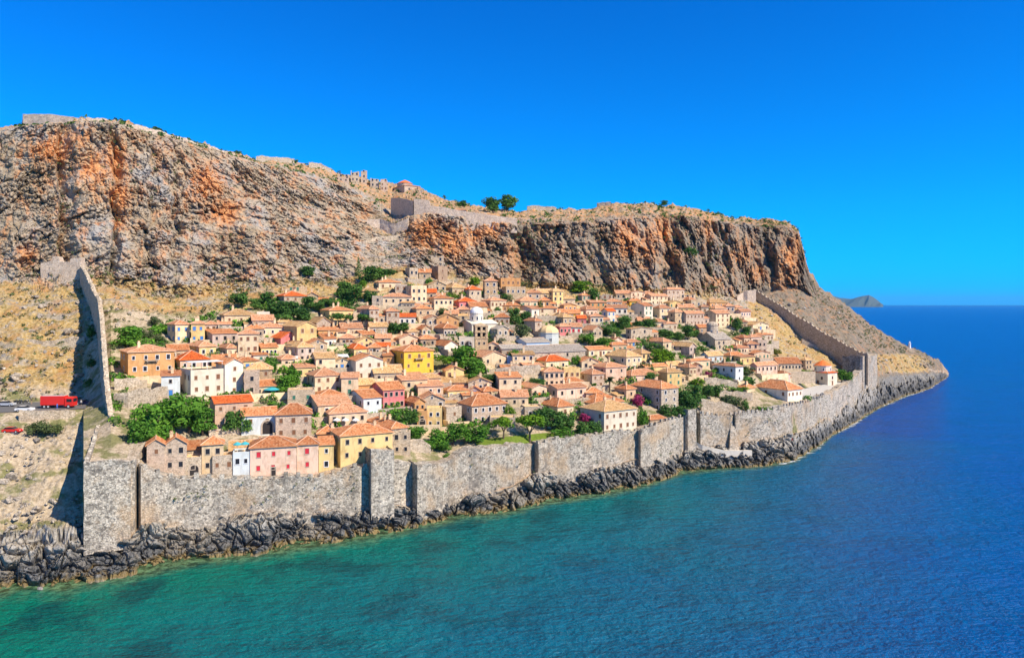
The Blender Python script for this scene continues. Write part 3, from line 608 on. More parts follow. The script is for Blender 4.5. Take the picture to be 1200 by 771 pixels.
def wall_by_rows(name, label, pts, thick, back, mat_, cat='town wall', mer=None, drop=2.5, jag=.4, D=None, rough=.2):
    """pts: (px, top row, base row[, distance]); the foot stands on the ground seen at the base row"""
    L = []
    for p in pts:
        if len(p) > 3: d = p[3]; x = (p[0] - CX) / F * d; zb = zat(p[2], d)
        else: x, d, zb = hit(p[0], p[2])
        L.append((x, d, zat(p[1], d), zb - drop))
    me, PP = wall_mesh(name, L, thick, back, mat_, jag, rough=rough)
    if mer:
        e_ = empty(name, (0, 0, 0)); tag(e_, label, cat); obj('wall', me, e_); merlons(e_, PP, *mer, mat_); return e_
    return tag(obj(name, me), label, cat)
wall_by_rows('west_wall', 'long west town wall climbing the slope, its outer face in deep shade', [(93.5,310,333,290),(105,332,352,272),(114,352,385,252),(117,375,420,232),(119,405,460,215),(122,450,492,201),(127,488,520,190),(137,512,535,182),(150,532,546,175)], 1.3, (.80, .60), M_FORTW, mer=(2.4, 1.0, .6, .6))
e_ = wall_by_rows('gate_wall', 'sunlit wall with stepped top at the cliff foot, at the head of the west wall', [(47.5,308,340,291),(60,306,340,291),(62,301,340,291),(68,301,340,291),(70,307,340,291),(82,307,338,291),(83,303,338,291),(94.5,302,336,291)], 3, (0, 1), M_FORTP, jag=.2)
wall_by_rows('east_wall', 'long grey east town wall running down the slope to the corner tower', [(883,339,356,466),(905,352,373,454),(930,368,391,441),(950,380,403,431),(965,390,412,423.5),(985,402,426,414),(1005,411,439,404),(1017,416,447,398)], 2.4, (.65, .76), M_FORTW, mer=(2.6, 1.2, .7, .6), rough=.15)
wall_by_rows('gate_tower', 'pale ruined tower at the upper end of the east wall under the cliff', [(864,349,353),(871,342,352),(876,340,354),(886,339,356)], 4, (0, 1), M_FORTP, cat='tower')
wall_by_rows('citadel_wall', 'sunlit citadel wall on the highest cliff edge', [(25,150,160,356),(27,134,150,340),(60,134,150,338),(95,139,150,338)], 2.5, (.2, .98), M_FORTP, jag=.15)
wall_by_rows('parapet_wall', 'low pale parapet wall along the cliff edge, east of the highest citadel wall', [(101,137,146,344),(135,143,152,349),(165,148,158,357),(195,158,168,366),(230,167,176,380),(262,178,186,396),(290,185,193,408)], 1.5, (.3, .95), M_FORTP, jag=.7)
wall_by_rows('fort_wall', 'big shaded wall of the upper fort above the gully', [(458,232,262,424),(470,232,262,414),(484,236,264,402)], 3, (.3, .95), M_FORTP, jag=.2)
wall_by_rows('fort_wall', 'tall sunlit wall of the upper fort, on the orange cliff east of the gully', [(485,233,262,401),(503,235,262,400),(504,241,262,400),(515,242,262,400),(540,247,264,400),(575,252,266,400),(606,256,268,402)], 3, (0, 1), M_FORTP, jag=.2)
wall_by_rows('fort_wall', 'lower zigzag wall of the fort path across the gully', [(430,257,268),(445,256,270),(462,262,277),(478,256,276)], 2, (.1, .99), M_FORTP)
if False: wall_by_rows('fort_wall', 'dark wall fragment on the cliff edge, east of the plateau trees', [(610,260,270,402),(635,258,270,404),(658,262,270,408)], 2, (.1, .99), M_FORTP)
for i, (lb, pts) in enumerate([('long rubble retaining wall under the stone slab roofed church', [(581,433,449),(605,429,449),(633,427,447)]),
    ('low retaining wall under the orange house beside the west wall', [(134,446,458),(155,443,457),(172,444,456)]),
    ('rubble terrace wall between the west wall and the big tree grove', [(133,462,472),(150,460,478),(170,457,476),(196,453,470)]),
    ('shaded garden wall west of the big orange hipped roof near the square', [(822,468,486),(845,470,486),(858,474,486),(870,482,488)]),
    ('dark garden wall above the cypress garden near the east end', [(843,457,467),(865,459,468),(882,460,470)]),
    ('grey street wall below the pale house with tan roof near the east end', [(826,441,450),(845,444,453),(864,449,456)]),
    ('grey parapet wall of the church square above the sea wall', [(941,468,474),(965,462,468),(990,450,458)]),
    ('pale dry stone wall on the slope below the east wall', [(940,398,404),(958,406,411),(972,413,418)]),
    ('retaining wall of rough stone under the road beside the red lorry', [(22,483,494),(45,482.5,493),(70,481.5,491),(88,480.5,488)]),
    ('low terrace wall of grey rubble across the dry slope west of the west wall', [(20,394,400),(50,398,404),(78,396,402),(99,394,400)]),
    ('broken rim wall on the plateau right of the large skyline tree', [(618,241,248),(636,241.5,248),(652,242,248)]),
    ('low broken wall on the plateau rim far right of the skyline tree', [(700,238.5,243),(716,237,242)]),
    ('ruined rim wall above the grey cliff, west of the skyline ruins', [(300,183.5,190),(322,184,191),(345,186,192)]),
    ('short ruined wall just west of the skyline ruins', [(362,190,197),(376,192,198),(388,197,203)]),
    ('low stone wall above the lawn beside the ruined house', [(478,517,528),(492,516,530),(505,522,531)]),
    ('pale zigzag path wall on the slope above the tan tower house', [(422,284,288),(445,278,283),(470,274,280)]),
    ('pale path wall near the foot of the gully', [(430,296,300),(450,301,305),(462,304,308)])]):
    wall_by_rows('stone_wall', lb, pts, .8, (-.3, .95), M_FORTW, 'wall')
# road, path, square, lawn: sheets that follow the ground
def sheet(name, low, up, mat_, lift=.12, n=40, rows=6, v0=None, kind='structure'):
    """low, up: lists of (px, row) along the near and far edge"""
    a = np.linspace(0, 1, n); V = []
    for s in np.linspace(0, 1, rows):
        for u in a:
            lp = [np.interp(u, np.linspace(0, 1, len(low)), [q[k] for q in low]) for k in (0, 1)]; ul = [np.interp(u, np.linspace(0, 1, len(up)), [q[k] for q in up]) for k in (0, 1)]
            h = hit(lp[0]*(1-s)+ul[0]*s, lp[1]*(1-s)+ul[1]*s, v0); V.append((h[0], h[1], h[2] + lift))
    V = np.array(V); q = [(r*n+i, r*n+i+1, (r+1)*n+i+1, (r+1)*n+i) for r in range(rows-1) for i in range(n-1)]
    me = np_mesh(name, V, q, [mat_]); o = tag(obj(name, me), kind=kind); return V.reshape(rows, n, 3)
M_ASPH = plain('asphalt', (.16, .155, .15), .9, .2, .3); M_PAVE = plain('pale paving', (.50, .47, .42), .9, .2, .35); M_LAWN = plain('mown grass', (.15, .21, .03), .95, .1, .8)
M_PATH = plain('worn stone path', (.66, .60, .50), .95, .1, .3)
sheet('road', [(-140,486),(-20,484.5),(60,481.5),(100,479)], [(-140,474),(-20,473.5),(60,471),(104,469)], M_ASPH)

def ledge(pts, wd):
    mb = MB(); L = [hit(px, py, V3, V5) + np.array((0, 0, .9)) for px, py in pts]
    for a, b in zip(L[:-1], L[1:]):
        n = np.array((.35, -.94, 0)) * wd; q = [a + n, b + n, b - n, a - n]; mb.poly(q); lo = [p - (0, 0, 5) for p in q]
        mb.poly((lo[0], lo[1], q[1], q[0])); mb.poly((lo[1], lo[2], q[2], q[1])); mb.poly((lo[3], lo[0], q[0], q[3]))
    tag(obj('path', mb.mesh('path', [M_PATH])), kind='structure')
ledge([(812,519),(822,524),(834,527.5),(848,530),(862,530.5),(880,530)], .65)
# ------------------------------------------------------------------ houses
sheet('lawn', [(560,528),(600,523),(622,519.5),(668,516)], [(556,517),(600,512),(640,508),(668,511)], M_LAWN, .3)
sheet('pavement', [(936,470),(955,466),(985,455),(1000,446)], [(936,458),(955,453),(980,449),(1000,442)], M_PAVE, .3)
def win_mesh(style):
    mb = MB(); w, h, b = .95, 1.35, .13
    if style == 'dark': mats = [M_SUR, M_GLASS]
    elif style == 'plain': mats = [M_WHITE, M_GLASS]
    else: mats = [M_SUR, {'red': M_RED, 'brown': M_WOOD, 'blue': M_BLUEP, 'green': M_GREENP}[style]]
    mb.box(-w/2-b, w/2+b, -.07, .02, h/2, h/2+b, 0, 'n'); mb.box(-w/2-b, w/2+b, -.12, .02, -h/2-b, -h/2, 0, 'n')
    mb.box(-w/2-b, -w/2, -.07, .02, -h/2, h/2, 0, 'ntb'); mb.box(w/2, w/2+b, -.07, .02, -h/2, h/2, 0, 'ntb')
    mb.poly([(-w/2, -.015, -h/2), (w/2, -.015, -h/2), (w/2, -.015, h/2), (-w/2, -.015, h/2)], 1)
    return mb.mesh('window', mats)
WIN = {s: win_mesh(s) for s in ('dark', 'plain', 'red', 'brown', 'blue', 'green')}
def door_mesh(mat_):
    mb = MB(); mb.box(-.7, .7, -.06, .02, 0, 2.35, 0, 'n'); mb.poly([(-.52, -.065, 0), (.52, -.065, 0), (.52, -.065, 2.15), (-.52, -.065, 2.15)], 1)
    return mb.mesh('door', [M_SUR, mat_])
DOOR = {k: door_mesh(m) for k, m in (('dark', M_DARK), ('wood', M_WOOD), ('blue', M_BLUEP), ('red', M_RED), ('orange', plain('orange door', (.6, .16, .03))))}
def chim_mesh():
    mb = MB(); mb.box(-.38, .38, -.3, .3, -1.2, 1.25, 0, 'b'); mb.box(-.48, .48, -.4, .4, 1.25, 1.4, 0); mb.box(-.26, .26, -.2, .2, 1.4, 1.75, 0, 'b'); mb.box(-.36, .36, -.3, .3, 1.75, 1.86, 1)
    return mb.mesh('chimney', [WALL['cream'], ROOF['sal']])
CHIM = chim_mesh()
ARCH = arch_mesh(2.2, 3.0, .1, [M_SUR, M_DARK])
M_RIDGE = plain('mortared ridge tiles', (.78, .50, .32), .9, .1, .4)
def slope_uv(pts):
    p = [Vector(q) for q in pts]; n = (p[1]-p[0]).cross(p[2]-p[0]).normalized(); e_ = Vector((0,0,1)).cross(n)
    if e_.length < 1e-4: e_ = Vector((1,0,0))
    e_.normalize(); u = n.cross(e_); return [(q.dot(e_) + 3.3, q.dot(u) + 5.7) for q in p]
def roof_mesh(kind, w, d, rise, mat_, o=.38, th=.2):
    mb = MB()
    def S(*pts): mb.poly(pts, 0, slope_uv(pts))
    x0, x1, y0, y1 = -o, w+o, -o, d+o
    if kind == 'h':
        if w >= d:
            i = (d/2 + o); r0, r1 = (x0 + i, d/2, rise), (x1 - i, d/2, rise)
            if r1[0] - r0[0] < .2: r0 = r1 = ((x0+x1)/2, d/2, rise)
            if r0 == r1: S((x0,y0,0),(x1,y0,0),r0); S((x1,y1,0),(x0,y1,0),r0)
            else: S((x0,y0,0),(x1,y0,0),r1,r0); S((x1,y1,0),(x0,y1,0),r0,r1)
            S((x0,y1,0),(x0,y0,0),r0); S((x1,y0,0),(x1,y1,0),r1)
        else:
            i = (w/2 + o); r0, r1 = (w/2, y0 + i, rise), (w/2, y1 - i, rise)
            if r1[1] - r0[1] < .2: r1 = (w/2, r0[1] + .25, rise)
            S((x0,y0,0),(x1,y0,0),r0); S((x1,y1,0),(x0,y1,0),r1)
            S((x0,y1,0),(x0,y0,0),r0,r1); S((x1,y0,0),(x1,y1,0),r1,r0)
        E = [(x0,y0),(x1,y0),(x1,y1),(x0,y1)]
        for a, b in zip(E, E[1:] + E[:1]): mb.poly([(*a,-th),(*b,-th),(*b,0),(*a,0)])
        mb.poly([(*q,-th) for q in E[::-1]])
    elif kind in ('gx', 'gy', 's'):
        # a bent or straight slab, thickness th
        if kind == 'gx': pr = [(y0, -o*2*rise/d), (d/2, rise), (y1, -o*2*rise/d)]; mk = lambda t, u: (t, u[0], u[1]); lo, hi = x0, x1
        elif kind == 'gy': pr = [(x0, -o*2*rise/w), (w/2, rise), (x1, -o*2*rise/w)]; mk = lambda t, u: (u[0], t, u[1]); lo, hi = y1, y0
        else: pr = [(y0, -o*rise/d), (y1, rise + o*rise/d)]; mk = lambda t, u: (t, u[0], u[1]); lo, hi = x0, x1
        for a, b in zip(pr[:-1], pr[1:]):
            q = [mk(lo, a), mk(hi, a), mk(hi, b), mk(lo, b)]; S(*q)
            lw = [(p[0], p[1], p[2]-th) for p in q]; mb.poly(lw[::-1])
            mb.poly([lw[1], lw[2], q[2], q[1]]); mb.poly([lw[3], lw[0], q[0], q[3]])
        for u, fl in ((pr[0], 0), (pr[-1], 1)):
            q = [mk(lo, (u[0], u[1]-th)), mk(hi, (u[0], u[1]-th)), mk(hi, u), mk(lo, u)]; mb.poly(q[::-1] if fl else q)
    else:
        mb.box(.3, w-.3, .3, d-.3, -.15, 0, 0)
    if kind == 'h':
        for a, b in ([((x0,y0,0), r0), ((x0,y1,0), r0), ((x1,y0,0), r1), ((x1,y1,0), r1)] if w >= d else [((x0,y0,0), r0), ((x1,y0,0), r0), ((x0,y1,0), r1), ((x1,y1,0), r1)]) + ([(r0, r1)] if r0 != r1 else []): mb.tube(a, b, .13, .13, 4, 1)
    elif kind == 'gx': mb.tube((x0, d/2, rise), (x1, d/2, rise), .13, .13, 4, 1)
    elif kind == 'gy': mb.tube((w/2, y0, rise), (w/2, y1, rise), .13, .13, 4, 1)
    return mb.mesh('roof', [mat_, M_RIDGE])
def body_mesh(kind, w, d, H, rise, mat_, fd=3.5):
    mb = MB()
    if kind == 'f':
        t = .3; z = H + .55
        mb.box(0, w, 0, d, -fd, H - .1, 0, 'b')
        mb.box(0, w, 0, t, H-.1, z, 0, 'b'); mb.box(0, w, d-t, d, H-.1, z, 0, 'b'); mb.box(0, t, t, d-t, H-.1, z, 0, 'b'); mb.box(w-t, w, t, d-t, H-.1, z, 0, 'b')
    elif kind == 'r':
        t = .55
        for x0, x1, y0, y1 in ((0, w, 0, t), (0, w, d-t, d), (0, t, t, d-t), (w-t, w, t, d-t)):
            L = max(x1-x0, y1-y0); n = max(2, int(L / 1.2)); z = H * random.uniform(.7, 1)
            for i in range(n):
                z = min(max(z + random.uniform(-.9, .9), H*.45), H*1.1)
                if x1-x0 > y1-y0: mb.box(x0+(x1-x0)*i/n, x0+(x1-x0)*(i+1)/n, y0, y1, -fd, z, 0, 'b')
                else: mb.box(x0, x1, y0+(y1-y0)*i/n, y0+(y1-y0)*(i+1)/n, -fd, z, 0, 'b')
    else:
        mb.box(0, w, 0, d, -fd, H, 0, 'b')
        if kind == 'gx':
            for x, fl in ((0, 1), (w, 0)):
                q = [(x, 0, H), (x, d, H), (x, d/2, H + rise - .05)]; mb.poly(q[::-1] if fl else q)
        if kind == 'gy':
            for y, fl in ((0, 0), (d, 1)):
                q = [(0, y, H), (w, y, H), (w/2, y, H + rise - .05)]; mb.poly(q[::-1] if fl else q)
        if kind == 's':
            mb.poly([(0, d, H), (w, d, H), (w, d, H+rise-.05), (0, d, H+rise-.05)][::-1]); mb.poly([(0,0,H),(0,d,H+rise-.05),(0,d,H)]); mb.poly([(w,0,H),(w,d,H),(w,d,H+rise-.05)])
    return mb.mesh('wall', [mat_])
def balcony_mesh(w):
    mb = MB(); mb.box(-w/2, w/2, -1.0, .02, -.18, 0, 0)
    for s in (-1, 1): mb.box(s*w/2-.03, s*w/2+.03, -1.0, 0, .9, .96, 1)
    mb.box(-w/2, w/2, -1.0, -.94, .9, .96, 1); n = int(w / .3)
    for i in range(n + 1): x = -w/2 + w*i/n; mb.box(x-.02, x+.02, -.98, -.94, 0, .9, 1, 'tb')
    for s in (-1, 1): mb.box(s*w*.35-.1, s*w*.35+.1, -.8, .02, -.6, -.18, 0)
    return mb.mesh('balcony', [M_SUR, M_IRON])
GROUP_H = 'houses of the walled town'
HOUSES = {}; RECTS = []; TREES = []
def house(row):
    spec, label = row.split('|'); s = spec.split()
    xl = None if s[0] == '-' else float(s[0]); xc, xr, ev, ba = map(float, s[1:5]); top = None if s[5] == '-' else float(s[5])
    kind, wm, rm = s[6:9]; op = dict(q.split('=') if '=' in q else (q, '1') for q in s[9:])
    x, D, z = hit(xc, ba, V5 + 1); k = (xr - CX) / F
    rnd = random.Random(int(xc * 77 + ev * 13))
    def solve(th):
        c, sn = cos(th), sin(th); w = (k * D - x) / (c - k * sn); d = None
        if xl is not None:
            k2 = (xl - CX) / F; den = sn + k2 * c
            d = (x - k2 * D) / den if den > 1e-3 else 99
        return w, d
    if xl is None:
        th = min(radians(33), atan2(-x, D) - radians(1.5)) if x < 0 else radians(5); w, d = solve(th); d = min(max(w * .8, 5), 9)
        if 'th' in op: th = radians(float(op['th'])); w, _ = solve(th)
    else:
        best = None
        for t in range(4, 60, 2):
            w, d = solve(radians(t)); cost = abs(t - 33) / 22 + abs(math.log(max(d, .5) / min(max(w, 6), 11)))
            if best is None or cost < best[0]: best = (cost, radians(t), w, d)
        _, th, w, d = best; d = min(max(d, 3.5), 19)
    w = max(w, 2.0)
    H = (ba - ev) / F * D; m = min(w, d)
    rise = (.19 if kind == 'h' else .24) * (m if kind != 's' else d * .5)
    if top is not None: rise = (ev - top) / F * D - (d / 2) * max(ZC - z - H, 0) / D
    rise = min(max(rise, .12 * m), .34 * m)
    r = empty('house' if kind != 'r' else 'ruined_house', (x, D, z), th); tag(r, label, 'house' if kind != 'r' else 'ruin', GROUP_H)
    HOUSES[(xc, ev)] = r; RECTS.append((xl if xl is not None else xc, xr, ev - 4, ba, label))
    obj('wall', body_mesh(kind, w, d, H, rise, WALL[wm]), r)
    rf = None
    if kind != 'r':
        rf = obj('roof', roof_mesh(kind, w, d, rise, ROOF[rm] if rm in ROOF else WALL[rm]), r, (0, 0, H + (.02 if kind != 'f' else .15)))
        nch = int(op.get('ch', rnd.choice((0, 1, 1))))
        for i in range(nch):
            if kind == 'f': continue
            cx = rnd.uniform(.25, .75) * w; cy = d * rnd.uniform(.3, .7)
            zz = rise * (1 - abs(cy - d/2) / (d/2)) if kind != 'gy' else rise * (1 - abs(cx - w/2) / (w/2))
            if kind == 'h': zz = rise * max(.1, min(1, min(cx, w-cx, cy, d-cy) / (m/2)))
            o = obj('chimney', CHIM, rf, (cx, cy, zz * .8)); o.scale = (1, 1, rnd.uniform(.85, 1.25))
    fl = int(op.get('F', max(1, round(H / 3.1)))); n = int(op.get('W', max(1, min(7, round(w / 2.9))))); st = op.get('sh', rnd.choice(('dark', 'dark', 'dark', 'dark', 'brown', 'brown', 'plain', 'plain', 'green')))
    sc = min(1.0, w / n / 1.7, H / fl / 2.0)
    gap = min(H / fl, 3.4); skip = 0.0 if 'F' in op or 'W' in op else .12
    zt = H - gap * .5 - .1
    for f in range(fl):
        zf = zt - gap * f
        if zf < .9 * sc: break
        if 'b' in op and f == fl - 1 and False: continue
        for i in range(n):
            if rnd.random() < skip: continue
            xw = w * (i + .5) / n + rnd.uniform(-.22, .22) * min(1, w / n - 1.6) * (w / n > 2)
            o = obj('window', WIN[st], r, (xw, 0, zf)); s2 = sc * rnd.uniform(.74, 1.05); o.scale = (s2, 1, s2)
    nl = max(1, round(d / 4.2))
    for f in range(fl):
        zf = zt - gap * f
        if zf < .9 * sc or kind == 'r' and f: break
        for i in range(nl):
            if rnd.random() < .35: continue
            o = obj('window', WIN[st], r, (0, d * (i + .5) / nl, zf), -pi/2); o.scale = (sc, 1, sc)
    if kind == 'gy' and rise > 1.2 and 'W' not in op: o = obj('window', WIN[st], r, (w/2, 0, H + rise*.25)); o.scale = (.6, 1, .6)
    if 'door' in op: obj('door', DOOR[op['door']], r, (w * float(op.get('dx', .5)), 0, 0))
    elif H < 3.6 and fl == 1 and rnd.random() < .4: obj('door', DOOR[rnd.choice(('wood', 'dark', 'blue'))], r, (w * .5 if n % 2 == 0 else w * (n/2) / n - .01, 0, 0))
    if kind in ('h', 'gx', 'gy') and 'ch' not in op and H > 2.6 and rnd.random() < .75:      # lean-to beside the house
        aw, ad_, ah = rnd.uniform(2.5, 4.5), d * rnd.uniform(.5, .8), H * rnd.uniform(.45, .7); sd_ = rnd.random() < .5; ax_ = w if sd_ else -aw
        an = obj('annex', body_mesh('s', aw, ad_, ah, .8, WALL[rnd.choice((wm, 'cream', 'stone', 'tan'))]), r, (ax_ + (.003 if sd_ else -.003), d * .15, 0)); an_r = obj('roof', roof_mesh('s', aw, ad_, .8, ROOF[rnd.choice(('or', 'sal', 'tan'))], .2), an, (0, 0, ah + .02))
        o = obj('window', WIN['dark'], an, (aw / 2, 0, ah * .55)); o.scale = (sc * .9, 1, sc * .9)
    if kind != 'r' and rnd.random() < .8 and ba < ip(WL, xc, 1) - 26:
        mb = MB(); yx0, yx1 = -rnd.uniform(0, 4), w + rnd.uniform(0, 5); yd = rnd.uniform(2, 4.5); yh = rnd.uniform(.9, 1.9)
        mb.box(yx0, yx1, -yd, -yd + .45, -4.5, yh - .6, 0, 'b'); mb.box(yx0, yx0 + .45, -yd + .45, 0 if yx0 > -.5 else d * .4, -4.5, yh, 0, 'b')
        obj('yard_wall', mb.mesh('yard_wall', [rnd.choice((WALL['stone'], WALL['grey'], M_FORTW, WALL['cream']))]), r)
    if 'bal' in op: obj('balcony', balcony_mesh(min(3.6, w * .3)), r, (w * .5, 0, max(zt - .9, 0)))
    if 'arch' in op: a = obj('arch', ARCH, r, (w * float(op['arch']), 0, 0)); a.scale = (min(1.2, w / 4),) * 3
    if 'perg' in op:
        hh = 2.5; mb = MB(); mb.box(.1, w-.1, .1, d*.6, hh, hh+.08, 0); aw_ = obj('awning', mb.mesh('awning', [M_CANVAS]), r, (0, 0, H + .2)); mb = MB(); mb.box(-.05, .05, -.05, .05, 0, hh, 0); pm_ = mb.mesh('post', [M_WHITE])
        for px_ in (.4, w*.5, w-.4):
            for py_ in (.4, d*.55): obj('post', pm_, aw_, (px_, py_, 0))
    if 'stairs' in op:
        mb = MB()
        for i in range(12): mb.box(w*.9 + i*.32, w*.9 + (i+1)*.32 + .02, -1.3, -.05, -3, H*.55 - i*H*.55/12, 0, 'b')
        obj('stairs', mb.mesh('stairs', [WALL[wm]]), r)
    return r
